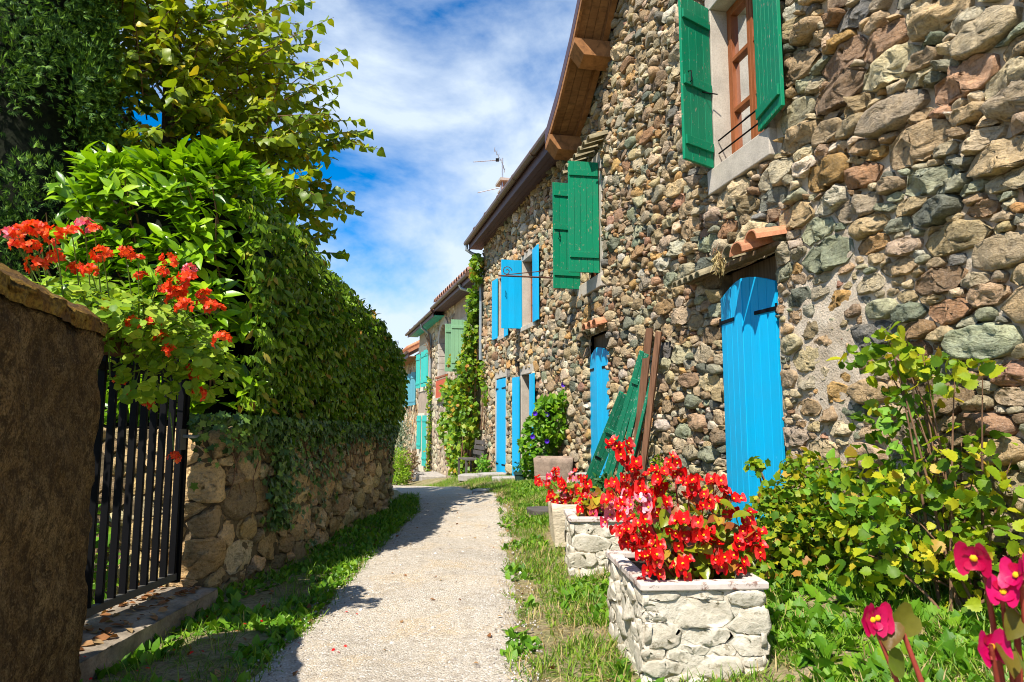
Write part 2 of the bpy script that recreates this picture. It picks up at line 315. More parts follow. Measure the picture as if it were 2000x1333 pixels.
M['pink'] = leaf_material('pink_petal', [(0.0, (0.82, 0.03, 0.09)), (0.5, (0.86, 0.12, 0.22)), (1.0, (0.88, 0.42, 0.50))], 0.3, 0.4, 0.35)
M['orange'] = leaf_material('orange_red_petal', [(0.0, (0.80, 0.02, 0.006)), (0.5, (0.92, 0.08, 0.010)), (1.0, (0.95, 0.17, 0.03))], 0.3, 0.45, 0.3)
M['magenta'] = leaf_material('magenta_petal', [(0.0, (0.55, 0.004, 0.06)), (1.0, (0.60, 0.004, 0.13))], 0.3, 0.4, 0.35)
M['violet'] = leaf_material('violet_petal', [(0.0, (0.06, 0.01, 0.45)), (1.0, (0.12, 0.03, 0.6))], 0.3, 0.5, 0.3)
M['yellow'] = simple_mottled('yellow_stamen', (0.85, 0.45, 0.01), 0.2)
M['stem'] = simple_mottled('green_stem', (0.16, 0.24, 0.04), 0.3, 20, 0.6, 0.1)
M['red_stem'] = simple_mottled('red_stem', (0.30, 0.05, 0.03), 0.3, 20, 0.5, 0.1)

# ------------------------------------------------------------------ object helpers
WL = {}                                    # world place of each object's origin
def _reg(o, parent, loc):
    COL.objects.link(o)
    pl = WL[parent.name] if parent is not None else Vector((0, 0, 0))
    loc = Vector(loc) if loc is not None else pl.copy()
    o.parent = parent; o.location = loc - pl; WL[o.name] = loc
    return o
def tag(o, label=None, cat=None, group=None, kind=None):
    if label: o['label'] = label
    if cat: o['category'] = cat
    if group: o['group'] = group
    if kind: o['kind'] = kind
    return o
def thing(name, loc, label, cat, group=None, kind=None):
    o = bpy.data.objects.new(name, None); o.empty_display_size = 0.1
    _reg(o, None, loc); return tag(o, label, cat, group, kind)
def mesh_from(name, V, F, mat, smooth=False):
    me = bpy.data.meshes.new(name)
    me.from_pydata([tuple(v) for v in V], [], F)
    for m in (mat if isinstance(mat, (list, tuple)) else [mat]): me.materials.append(m)
    if smooth: me.polygons.foreach_set('use_smooth', np.ones(len(me.polygons), dtype=bool))
    return me
def mk(name, V, F, mat, parent=None, loc=None, smooth=False, mi=None, col=None):
    """one mesh object from world-space vertices; origin at loc or at the parent's"""
    l = Vector(loc) if loc is not None else (WL[parent.name] if parent is not None else Vector((0, 0, 0)))
    V = np.asarray(V, float) - np.array(l)
    me = mesh_from(name, V, F, mat, smooth)
    if mi is not None: me.polygons.foreach_set('material_index', np.asarray(mi, np.int32))
    o = bpy.data.objects.new(name, me)
    _reg(o, parent, l)
    if col is not None: o.color = (*col, 1)
    return o
def mesh_np(name, V, Ftri, mat, smooth=True):
    """fast mesh from arrays: V (n,3), Ftri (m,k) faces all with k corners"""
    me = bpy.data.meshes.new(name); V = np.ascontiguousarray(V, np.float32); F = np.ascontiguousarray(Ftri, np.int32)
    k = F.shape[1]; me.vertices.add(len(V)); me.vertices.foreach_set('co', V.ravel())
    me.loops.add(F.size); me.loops.foreach_set('vertex_index', F.ravel())
    me.polygons.add(len(F)); me.polygons.foreach_set('loop_start', np.arange(0, F.size, k, dtype=np.int32))
    try: me.polygons.foreach_set('loop_total', np.full(len(F), k, np.int32))
    except Exception: pass
    if smooth: me.polygons.foreach_set('use_smooth', np.ones(len(F), dtype=bool))
    for m in (mat if isinstance(mat, (list, tuple)) else [mat]): me.materials.append(m)
    me.update(calc_edges=True); return me
def mk_np(name, V, F, mat, parent=None, loc=None, smooth=True):
    l = Vector(loc) if loc is not None else (WL[parent.name] if parent is not None else Vector((0, 0, 0)))
    me = mesh_np(name, np.asarray(V) - np.array(l), F, mat, smooth)
    o = bpy.data.objects.new(name, me); return _reg(o, parent, l)

class MB:
    """collects shapes in world space"""
    def __init__(s): s.V = []; s.F = []; s.mi = []
    def add(s, V, F, m=0):
        b = len(s.V); s.V += [tuple(v) for v in V]; s.F += [tuple(i + b for i in f) for f in F]; s.mi += [m] * len(F); return s
    def hexa(s, P, m=0):
        """8 corners: bottom ring 0-3 ccw from above, top ring 4-7"""
        return s.add(P, [(3, 2, 1, 0), (4, 5, 6, 7), (0, 1, 5, 4), (1, 2, 6, 5), (2, 3, 7, 6), (3, 0, 4, 7)], m)
    def fbox(s, fr, s0, s1, o0, o1, z0, z1, m=0, z1b=None):
        """box in a wall frame: s along, o out, z up; z1b = top at s1"""
        z1b = z1 if z1b is None else z1b
        P = [fr(s0, o0, z0), fr(s0, o1, z0), fr(s1, o1, z0), fr(s1, o0, z0), fr(s0, o0, z1), fr(s0, o1, z1), fr(s1, o1, z1b), fr(s1, o0, z1b)]
        return s.hexa(P, m)
    def tube(s, pts, r, n=8, m=0, caps=True):
        pts = [Vector(p) for p in pts]; r = r if isinstance(r, (list, tuple)) else [r] * len(pts)
        rings = []; up = None
        for i, p in enumerate(pts):
            t = (pts[min(i + 1, len(pts) - 1)] - pts[max(i - 1, 0)]).normalized()
            if up is None: up = Vector((0, 0, 1)) if abs(t.z) < 0.9 else Vector((1, 0, 0))
            a = t.cross(up); a = a.normalized() if a.length > 1e-6 else Vector((1, 0, 0)); b = a.cross(t).normalized(); up = b
            rings.append([p + (a * math.cos(2 * math.pi * k / n) + b * math.sin(2 * math.pi * k / n)) * r[i] for k in range(n)])
        V = [v for q in rings for v in q]; F = []
        for i in range(len(pts) - 1):
            for k in range(n):
                F.append((i * n + k, i * n + (k + 1) % n, (i + 1) * n + (k + 1) % n, (i + 1) * n + k))
        if caps: F.append(tuple(range(n - 1, -1, -1))); F.append(tuple((len(pts) - 1) * n + k for k in range(n)))
        return s.add(V, F, m)
    def prism(s, poly, fr, o0, o1, m=0):
        """polygon in (s,z) of a frame, extruded from o0 to o1"""
        n = len(poly); V = [fr(a, o0, b) for a, b in poly] + [fr(a, o1, b) for a, b in poly]
        F = [tuple(range(n)), tuple(range(2 * n - 1, n - 1, -1))] + [(i, n + i, n + (i + 1) % n, (i + 1) % n) for i in range(n)]
        return s.add(V, F, m)
    def build(s, name, mat, parent=None, loc=None, smooth=False, bevel=0.0, col=None):
        o = mk(name, s.V, s.F, mat, parent, loc, smooth, s.mi if any(s.mi) else None, col)
        if bevel:
            b = o.modifiers.new('bevel', 'BEVEL'); b.width = bevel; b.segments = 2; b.limit_method = 'ANGLE'
        return o

class Frame:
    """wall frame: origin (x,y), direction along the wall, o = out of the wall, z = up"""
    def __init__(s, A, B=None, d=None, z0=0.0):
        s.A = np.array([A[0], A[1], z0]); 
        d = np.array([B[0] - A[0], B[1] - A[1], 0.0]) if d is None else np.array([d[0], d[1], 0.0])
        s.d = d / np.linalg.norm(d); s.n = np.array([-s.d[1], s.d[0], 0.0]); s.up = np.array([0, 0, 1.0])
    def __call__(s, a, o, z): return s.A + s.d * a + s.n * o + s.up * z
    def hinge(s, a, o, ang):
        """frame of a leaf hinged at (a,o), swung by ang degrees out of the wall plane"""
        c, q = math.cos(math.radians(ang)), math.sin(math.radians(ang))
        P = s(a, o, 0); return Frame((P[0], P[1]), d=(s.d * c + s.n * q)[:2])

W1 = Frame((2.88, 2.0), (1.12, 10.8)); W2 = Frame((1.12, 10.8), (-0.83, 18.3)); W3 = Frame((-0.93, 19.0), (-3.87, 29.0)); W4 = Frame((-4.2, 31.0), (-5.6, 36.0))

# ------------------------------------------------------------------ terrain height
def sstep(x): x = np.clip(x, 0, 1); return x * x * (3 - 2 * x)
PY = [-50, 11, 14, 18, 24, 30, 60, 200, 4000]; PZ = [0, 0, -0.15, -0.50, -1.0, -1.45, -3.0, -9, -60]
BY = [-50, 10.5, 13, 16.4, 18.3, 24, 30, 4000]; BZ = [0.28, 0.26, 0.04, -0.06, -0.25, -0.8, -1.3, -60]
def wall_x(Y):
    Y = np.asarray(Y, float)
    return np.where(Y < 10.8, 3.28 - 0.2 * Y, np.where(Y < 18.3, 1.12 - 0.26 * (Y - 10.8), -0.82 - 0.29 * (Y - 18.3)))
def gz(X, Y):
    X = np.asarray(X, float); Y = np.asarray(Y, float)
    p = np.interp(Y, PY, PZ); b = np.interp(Y, BY, BZ)
    d = wall_x(Y) - X; span = np.where(Y < 11, 1.7, 1.2)
    k = sstep((span + 0.4 - d) / span)
    z = p * (1 - k) + b * k
    near = np.clip(1 - np.hypot(X, Y - 6) / 30, 0, 1)
    z = z + near * (0.012 * np.sin(X * 3.1 + Y * 1.7) + 0.010 * np.sin(Y * 2.3 - X * 1.1) + 0.006 * np.sin(X * 9 + 1) * np.sin(Y * 8))
    return z
def g1(x, y): return float(gz(x, y))
# ------------------------------------------------------------------ stone laying
def project(P):
    P = np.asarray(P, float) - CAM
    fw = P[..., 1] * math.cos(PITCH) + P[..., 2] * math.sin(PITCH); up = -P[..., 1] * math.sin(PITCH) + P[..., 2] * math.cos(PITCH)
    fw2 = np.where(fw > 0.05, fw, 1e9)
    return np.stack([1000 + 1333 * P[..., 0] / fw2, 666.5 - 1333 * up / fw2], -1), fw
def in_frame(uv, fw, m=0): return (fw > 0.05) & (uv[..., 0] > -m) & (uv[..., 0] < 2000 + m) & (uv[..., 1] > -m) & (uv[..., 1] < 1333 + m)

def pack(a0, a1, b0, b1, rfun, aniso, sizes, seed, ok=None):
    """dart throwing, big stones first; returns sites in (a,b) and radii (in b units)"""
    R = random.Random(seed); A0, A1 = a0 / aniso, a1 / aniso
    S = []; rad = []; cell = 0.30; grid = {}
    area = (A1 - A0) * (b1 - b0)
    for mult, tries in sizes:
        for _ in range(int(tries * area)):
            x = R.uniform(A0, A1); y = R.uniform(b0, b1)
            if ok and not ok(x * aniso, y): continue
            r = rfun(x * aniso, y) * mult * R.uniform(0.85, 1.2)
            gx, gy = int(x // cell), int(y // cell); good = True
            for i in (gx - 1, gx, gx + 1):
                for j in (gy - 1, gy, gy + 1):
                    for k in grid.get((i, j), ()):
                        if (S[k][0] - x) ** 2 + (S[k][1] - y) ** 2 < ((rad[k] + r) * 0.90) ** 2: good = False; break
                    if not good: break
                if not good: break
            if good:
                grid.setdefault((gx, gy), []).append(len(S)); S.append((x, y)); rad.append(r)
    return np.array(S), np.array(rad)

def clip(poly, nx, ny, c):
    out = []; n = len(poly)
    for i in range(n):
        p = poly[i]; q = poly[(i + 1) % n]
        dp = nx * p[0] + ny * p[1] - c; dq = nx * q[0] + ny * q[1] - c
        if dp <= 0: out.append(p)
        if (dp < 0 < dq) or (dq < 0 < dp):
            t = dp / (dp - dq); out.append((p[0] + (q[0] - p[0]) * t, p[1] + (q[1] - p[1]) * t))
    return out

def cells(S, rad, aniso, openings, bounds):
    """power-diagram cells, cut back at openings; returns [(polygon in (a,b))]"""
    res = []; W_ = rad ** 2; N = len(S); a0, a1, b0, b1 = bounds
    for i in range(N):
        d2 = ((S - S[i]) ** 2).sum(1); near = np.argsort(d2)[1:17]
        x, y = S[i]; r = rad[i] * 2.3
        poly = [(x - r, y - r), (x + r, y - r), (x + r, y + r), (x - r, y + r)]
        for c_, nx, ny in ((a1 / aniso, 1, 0), (-a0 / aniso, -1, 0), (b1, 0, 1), (-b0, 0, -1)): poly = clip(poly, nx, ny, c_)
        for j in near:
            nx, ny = 2 * (S[j] - S[i]); c = (S[j] ** 2).sum() - (S[i] ** 2).sum() - W_[j] + W_[i]
            poly = clip(poly, nx, ny, c)
            if len(poly) < 3: break
        if len(poly) < 3: continue
        for (p0, p1, q0, q1) in openings:
            p0, p1 = p0 / aniso, p1 / aniso
            ds = [(p0 - x, 1, 0, p0), (x - p1, -1, 0, -p1), (q0 - y, 0, 1, q0), (y - q1, 0, -1, -q1)]
            dd, nx, ny, c = max(ds)
            if dd > 0.5: continue
            poly = clip(poly, nx, ny, c)
            if len(poly) < 3: break
        if len(poly) < 3: continue
        P = np.array(poly); P[:, 0] *= aniso; res.append(P)
    return res

_TRI = {}
def ring_tris(Mn, R):
    if (Mn, R) not in _TRI:
        F = []
        for i in range(R - 1):
            for k in range(Mn):
                a, b, c, d = i * Mn + k, i * Mn + (k + 1) % Mn, (i + 1) * Mn + (k + 1) % Mn, (i + 1) * Mn + k
                F += [(a, b, c), (a, c, d)]
        for k in range(Mn): F.append(((R - 1) * Mn + k, (R - 1) * Mn + (k + 1) % Mn, R * Mn))
        _TRI[(Mn, R)] = np.array(F, np.int32)
    return _TRI[(Mn, R)]
RINGS = {'cobble': [(0.98, -0.9), (1.0, 0.22), (0.95, 0.62), (0.80, 0.9), (0.45, 1.0)], 'rough': [(0.98, -0.9), (1.01, 0.40), (0.95, 0.85), (0.78, 0.98), (0.42, 1.0)], 'cobble_fine': [(0.97, -0.9), (1.0, 0.15), (0.97, 0.5), (0.89, 0.76), (0.74, 0.92), (0.52, 0.98), (0.26, 1.0)], 'rough_fine': [(0.97, -0.9), (1.01, 0.3), (0.97, 0.68), (0.90, 0.88), (0.74, 0.96), (0.52, 0.99), (0.26, 1.0)], 'flat': [(1.0, -0.5), (1.0, 0.55), (0.95, 0.88), (0.75, 0.98), (0.40, 1.0)]}
FACETS = {'cobble': (1, 2, 0.25), 'rough': (3, 5, 0.6), 'flat': (2, 4, 0.4)}
def stone_shape(P, h, gap, rnd_k, style, Mn, rough=0.06):
    c = P.mean(0); E = np.roll(P, -1, 0) - P; nr = np.stack([E[:, 1], -E[:, 0]], 1); ln = np.linalg.norm(nr, axis=1) + 1e-9; nr /= ln[:, None]
    off = ((P - c) * nr).sum(1); 
    if (off < 0).mean() > 0.5: nr = -nr; off = -off
    th = np.linspace(0, 2 * math.pi, Mn, endpoint=False) + rng.uniform(0, 0.5); D = np.stack([np.cos(th), np.sin(th)], 1)
    dn = D @ nr.T; r = np.where(dn > 1e-4, off[None] / np.maximum(dn, 1e-4), 9).min(1)
    for _ in range(3): r = (1 - rnd_k) * r + rnd_k * np.minimum(r, 0.5 * (np.roll(r, 1) + np.roll(r, -1)))
    r = np.maximum(r - gap, r * 0.45); sz = r.mean()
    r = r * (1 + rng.normal(0, rough * 0.6, Mn))
    rg = RINGS.get(style + '_fine', RINGS[style]) if Mn >= 18 else RINGS[style]; V = []; tx, ty = rng.uniform(-0.28, 0.28, 2)
    for q, (s, f) in enumerate(rg):
        xy = D * (r * s)[:, None]
        z = h * f + (np.maximum(f, 0) * (xy @ np.array([tx, ty]))) + (rng.normal(0, rough * h * 1.3, Mn) if f > 0.3 else 0)
        if q: xy = xy + rng.normal(0, rough * sz * 0.6, xy.shape)
        V.append(np.column_stack([xy + c, z]))
    V.append(np.array([[c[0], c[1], h * (1.0 + rng.uniform(-0.12, 0.06))]]))
    V = np.vstack(V); lo, hi, gr = FACETS[style]
    for _ in range(rng.randint(lo, hi + 1)):
        g = rng.normal(0, gr, 2); pl = h * (rng.uniform(0.62, 1.0) + (V[:, :2] - c) @ g / max(sz, 0.02)); V[:, 2] = np.where(V[:, 2] > 0.02 * h, np.maximum(np.minimum(V[:, 2], pl), 0.08 * h), V[:, 2])
    if Mn >= 18:
        sd_ = rng.uniform(0, 99); up_ = V[:, 2] > 0.05 * h
        dz = np.array([0.30 * mnoise.noise(Vector((x * 13, y * 17, sd_))) + 0.18 * mnoise.noise(Vector((x * 34, y * 42, sd_ + 7))) for x, y in V[:, :2]])
        V[:, 2] += np.where(up_, dz * h, 0)
    return V, ring_tris(Mn, len(rg)), c, sz

PAL = [((0.38, 0.285, 0.17), 28), ((0.46, 0.375, 0.25), 22), ((0.35, 0.30, 0.215), 17), ((0.41, 0.25, 0.10), 7), ((0.27, 0.16, 0.085), 6), ((0.14, 0.16, 0.12), 5),
       ((0.27, 0.28, 0.20), 9), ((0.17, 0.17, 0.15), 4), ((0.52, 0.47, 0.38), 5), ((0.25, 0.18, 0.11), 12), ((0.34, 0.20, 0.13), 3)]
PAL_WALL = [((0.43, 0.31, 0.15), 8), ((0.52, 0.38, 0.20), 6), ((0.33, 0.25, 0.13), 6), ((0.22, 0.165, 0.09), 4), ((0.44, 0.36, 0.23), 3)]
PAL_PALE = [((0.46, 0.40, 0.30), 6), ((0.38, 0.32, 0.24), 5), ((0.52, 0.46, 0.36), 4), ((0.30, 0.25, 0.18), 3)]
def pick(pal):
    t = rng.uniform(0, sum(x[1] for x in pal))
    for c, wgt in pal:
        t -= wgt
        if t <= 0: break
    c = np.array(c) * np.array([1.02, 1.00, 0.97]) * rng.uniform(0.80, 1.30); return np.clip(c * rng.uniform(0.94, 1.06, 3), 0.01, 0.9)

def lay(parent, polys, mapf, pal, n_parts, style=None, hf=None, gapf=None, Mn=12, part='stone', rest='rubble_stones', mat=None, rest_mat=None, rnd_k=None):
    """stones from cell polygons: the n_parts largest in the picture as parts, the rest joined as stuff"""
    rows = []
    for P in polys:
        c = P.mean(0); size = (P.max(0) - P.min(0))
        if size.min() < 0.025: continue
        w0 = mapf(c[0], 0.0, c[1]); uv, fw = project(w0)
        vis = in_frame(uv, fw); rows.append((-(size.prod()) / max(fw, 0.3) ** 2 if vis else 1.0, P, w0))
    rows.sort(key=lambda t: t[0])
    VV, FF, CC, base = [], [], [], 0
    for k, (rank, P, w0) in enumerate(rows):
        c = P.mean(0); size = (P.max(0) - P.min(0)); big = k < n_parts
        h = (hf(c[0], c[1]) if hf else 0.05) * rng.uniform(0.55, 1.35) * min(1.3, 0.55 + size.min() / 0.2)
        gap = gapf(c[0], c[1]) if gapf else 0.008
        st = style or ('cobble' if rng.rand() < 0.20 else 'rough')
        V, F, cc, sz = stone_shape(P, h, gap * rng.uniform(0.6, 1.5), rng.uniform(0.04, 0.34) if rnd_k is None else rnd_k, st, Mn if big else 10, 0.04 if st == 'cobble' else 0.075)
        Wd = mapf(V[:, 0], V[:, 2], V[:, 1]); col = pick(pal)
        if big:
            o = mk_np(part, Wd, F, mat or M['stone_obj'], parent, loc=Vector(w0), smooth=(st == 'cobble' or rng.rand() < 0.25)); o.color = (*col, 1)
        else:
            VV.append(Wd); FF.append(F + base); CC.append(np.tile(np.append(col, 1.0), (len(Wd), 1))); base += len(Wd)
    if VV:
        V = np.vstack(VV); F = np.vstack(FF)
        o = mk_np(rest, V, F, rest_mat or (M['stone_att'] if mat is None else mat), parent, smooth=(mat is not None)); tag(o, kind='stuff')
        ca = o.data.color_attributes.new('Col', 'FLOAT_COLOR', 'POINT'); ca.data.foreach_set('color', np.vstack(CC).astype(np.float32).ravel())

def frame_map(fr):
    def f(a, o, b):
        a = np.asarray(a, float); o = np.asarray(o, float); b = np.asarray(b, float)
        return fr.A + a[..., None] * fr.d + o[..., None] * fr.n + b[..., None] * fr.up
    return f
_g = {}
def n3(x, y, z=0.0): return mnoise.noise(Vector((x, y, z)))
def sheet(parent, name, mapf, a0, a1, b0, b1, step, openings, mat, amp=0.014, top=None, smooth=True, lift=None):
    """rough mortar face with real openings"""
    na, nb = int(round((a1 - a0) / step)), int(round((b1 - b0) / step))
    A = a0 + np.arange(na + 1) * step; B = b0 + np.arange(nb + 1) * step
    H = np.array([[n3(a * 7, b * 7) * amp + n3(a * 22, b * 22, 3) * amp * 0.6 for b in B] for a in A])
    if lift: H += np.array([[lift(a, b) for b in B] for a in A])
    AA, BB = np.meshgrid(A, B, indexing='ij'); V = mapf(AA.ravel(), H.ravel(), BB.ravel()); F = []
    for i in range(na):
        for j in range(nb):
            ca, cb = A[i] + step / 2, B[j] + step / 2
            if top is not None and cb > top(ca): continue
            if any(p0 < ca < p1 and q0 < cb < q1 for p0, p1, q0, q1 in openings): continue
            k = i * (nb + 1) + j; F.append((k, k + 1, k + nb + 2, k + nb + 1))
    return mk_np(name, V, np.array(F), mat, parent, smooth=smooth)

# ------------------------------------------------------------------ joinery
def leaf_boards(parent, name, fr, wd, z0, z1, n, mat, battens=(), t=0.03, side=1, top=None, hinge_z=(), iron=None, label=None, handle=False, bat_w=(0.03, 0.97)):
    """a boarded shutter or door leaf in its own hinge frame: planks, battens and strap hinges are pieces of it"""
    root = bpy.data.objects.new(name, None); root.empty_display_size = 0.1
    _reg(root, parent, Vector(fr(0, 0, z0)))
    if label: root['label'] = label
    pw = wd / n
    for k in range(n):
        s0, s1 = k * pw + (0.0015 if k else 0), (k + 1) * pw - 0.0015
        za, zb = (z1, z1) if top is None else (top(s0), top(s1))
        MB().fbox(fr, s0, s1, -t / 2, t / 2, z0, za, z1b=zb).build('plank', mat, root, bevel=0.0035)
    for zb in battens:
        o0, o1 = (t / 2, t / 2 + 0.022) if side > 0 else (-t / 2 - 0.022, -t / 2)
        MB().fbox(fr, wd * bat_w[0], wd * bat_w[1], o0, o1, zb - 0.045, zb + 0.045).build('batten', mat, root, bevel=0.004)
    for zh in hinge_z:
        o0, o1 = (t / 2, t / 2 + 0.008) if side > 0 else (-t / 2 - 0.008, -t / 2)
        m = MB().fbox(fr, -0.02, wd * 0.62, o0, o1, zh - 0.016, zh + 0.016)
        m.tube([fr(-0.012, (o0 + o1) / 2, zh - 0.04), fr(-0.012, (o0 + o1) / 2, zh + 0.04)], 0.011, 8)
        m.build('strap_hinge', iron or M['iron'], root)
    if handle:
        zc = (z0 + z1) / 2
        MB().tube([fr(wd * 0.8, side * t / 2, zc - 0.06), fr(wd * 0.8, side * (t / 2 + 0.035), zc - 0.05), fr(wd * 0.8, side * (t / 2 + 0.035), zc + 0.05), fr(wd * 0.8, side * t / 2, zc + 0.06)], 0.006, 6).build('handle', M['iron'], root)
    return root
def canal_tile(m, fr, s, o0, o1, z0, z1, r=0.08, r2=None, n=7, th=0.012, mi=0):
    """half-round roof tile running out of the wall from o0 (z0) to o1 (z1)"""
    r2 = r2 or r; V = []
    for (o, z, rr) in ((o0, z0, r2), (o1, z1, r)):
        for R_ in (rr, rr - th):
            for k in range(n + 1):
                a = math.pi * k / n; V.append(fr(s + math.cos(a) * R_, o, z + math.sin(a) * R_))
    q = n + 1; F = []
    for k in range(n):
        F += [(k, k + 1, 2 * q + k + 1, 2 * q + k), (q + k + 1, q + k, 3 * q + k, 3 * q + k + 1), (k + 1, k, q + k, q + k + 1), (2 * q + k, 2 * q + k + 1, 3 * q + k + 1, 3 * q + k)]
    F += [(0, 2 * q, 3 * q, q), (n, q + n, 3 * q + n, 2 * q + n)]
    m.add(V, F, mi)

# ------------------------------------------------------------------ ground, path, hills
def grid_np(xs, ys, zf):
    X, Y = np.meshgrid(xs, ys, indexing='ij'); V = np.column_stack([X.ravel(), Y.ravel(), zf(X, Y).ravel()])
    n, m = len(xs), len(ys); i = np.arange(n - 1)[:, None] * m + np.arange(m - 1)[None]
    F = np.stack([i, i + m, i + m + 1, i + 1], -1).reshape(-1, 4); return V, F
xs = np.concatenate([[-4000, -800, -200, -60, -25, -12], np.arange(-7, 4.01, 0.12), [6, 12, 30, 100, 600, 4000]])
ys = np.concatenate([[-300, -40, -8, -2], np.arange(0, 20, 0.12), np.arange(20, 60, 1.0), [80, 150, 400, 1200, 4000]])
V, F = grid_np(xs, ys, gz)
tag(mk_np('ground', V, F, M['ground']), 'dry earthy ground under the lane and the houses', 'ground', kind='structure')

PC = [(-3.0, -0.60, 0.60), (3.3, -0.58, 0.66), (6.0, -0.64, 0.67), (9.3, -0.70, 0.62), (11.2, -0.92, 0.68), (13.0, -1.45, 0.75), (15.5, -2.35, 0.85), (19, -3.7, 1.0), (26, -6.5, 1.2), (40, -12.5, 1.5)]
def path_at(Y):
    y = [p[0] for p in PC]; return np.interp(Y, y, [p[1] for p in PC]), np.interp(Y, y, [p[2] for p in PC])
Yp = np.arange(-3, 40, 0.12); T = np.linspace(-1, 1, 25); PV = []
for y in Yp:
    c, hw = path_at(y)
    for t in T:
        e = abs(t) ** 6
        x = c + t * (hw + 0.10 * n3(y * 1.3, t * 2, 5) * abs(t) + 0.05 * n3(y * 5, t * 3, 9) * abs(t))
        PV.append((x, y, g1(x, y) + 0.016 * (1 - e) - 0.012 * e + 0.004))
PV = np.array(PV); m = len(T); i = np.arange(len(Yp) - 1)[:, None] * m + np.arange(m - 1)[None]
tag(mk_np('path', PV, np.stack([i, i + 1, i + m + 1, i + m], -1).reshape(-1, 4), M['path']), 'pale fine gravel lane winding between the wall and the houses', 'path', kind='structure')

hx = np.linspace(-3500, 1500, 60); hyv = np.linspace(2600, 3800, 14)
V, F = grid_np(hx, hyv, lambda X, Y: -60 + 330 * np.sin(np.clip((Y - 2600) / 1200, 0, 1) * math.pi * 0.5) * (0.75 + 0.2 * np.sin(X / 420.) + 0.08 * np.sin(X / 130. + 1)))
tag(mk_np('hills', V, F, M['hill']), 'far wooded hills seen beyond the end of the lane', 'hills', kind='structure')

# ------------------------------------------------------------------ house with the gable (nearest)
RAKE = [(-4.0, 3.2), (3.2, 10.3), (6.0, 7.95), (7.1, 7.02), (7.63, 6.58), (8.34, 6.12), (9.15, 5.76)]
def rake_z(s): return float(np.interp(s, [p[0] for p in RAKE], [p[1] for p in RAKE]))
H1 = thing('stone_house', W1(5, -2, 0.2), 'nearest rubble stone house with green shuttered windows and tall blue door', 'house')
mapW1 = frame_map(W1)
OP1 = [(3.65, 4.5, 3.65, 5.3), (3.6, 4.5, 0.15, 2.6), (8.0, 8.95, 3.35, 5.05), (7.75, 8.75, 0.2, 2.5)]
def plaster_zone(a, b):
    """pointing smeared over the stones round the tall blue door"""
    return math.exp(-(((a - 2.95) / 0.75) ** 2 + ((b - 1.75) / 0.95) ** 2))
wall1 = sheet(H1, 'wall', mapW1, -1.5, 9.3, -0.2, 8.2, 0.05, OP1, M['mortar'], 0.016, top=lambda a: rake_z(a) - 0.03, lift=lambda a, b: -0.028 + 0.044 * plaster_zone(a, b))
MB().fbox(W1, -1.6, 9.3, -0.7, -0.34, -0.3, 5.4).prism([(-1.6, 5.4), (-1.6, 5.5), (3.2, 10.0), (9.2, 5.5), (9.2, 5.4)], W1, -0.7, -0.34).build('inner_wall', M['dark'], H1)
def r1(a, b):
    k = 0.052
    if a < 4.6 and b > 2.4: k = 0.068
    if a > 6: k = 0.049
    return k
S, R_ = pack(0.5, 9.25, -0.1, 7.9, r1, 2.5, [(1.6, 30), (1.25, 110), (0.95, 260), (0.68, 380), (0.45, 480), (0.30, 560)], 3,
             ok=lambda a, b: b < rake_z(a) - 0.02 and not any(p0 < a < p1 and q0 < b < q1 for p0, p1, q0, q1 in OP1))
cl = cells(S, R_, 2.5, [(3.43, 4.62, 3.40, 5.47), (3.585, 4.515, 0.15, 2.6), (7.9, 9.05, 3.14, 5.22), (7.75, 8.75, 0.2, 2.5)], (0.5, 9.3, -0.15, 8.0))
lay(wall1, cl, mapW1, PAL, 300, hf=lambda a, b: (0.078 if b > 2.4 and a < 5 else 0.058) * (1 - 0.5 * plaster_zone(a, b)), gapf=lambda a, b: 0.003 + 0.009 * plaster_zone(a, b), Mn=20)
print('house1 stones', len(cl))

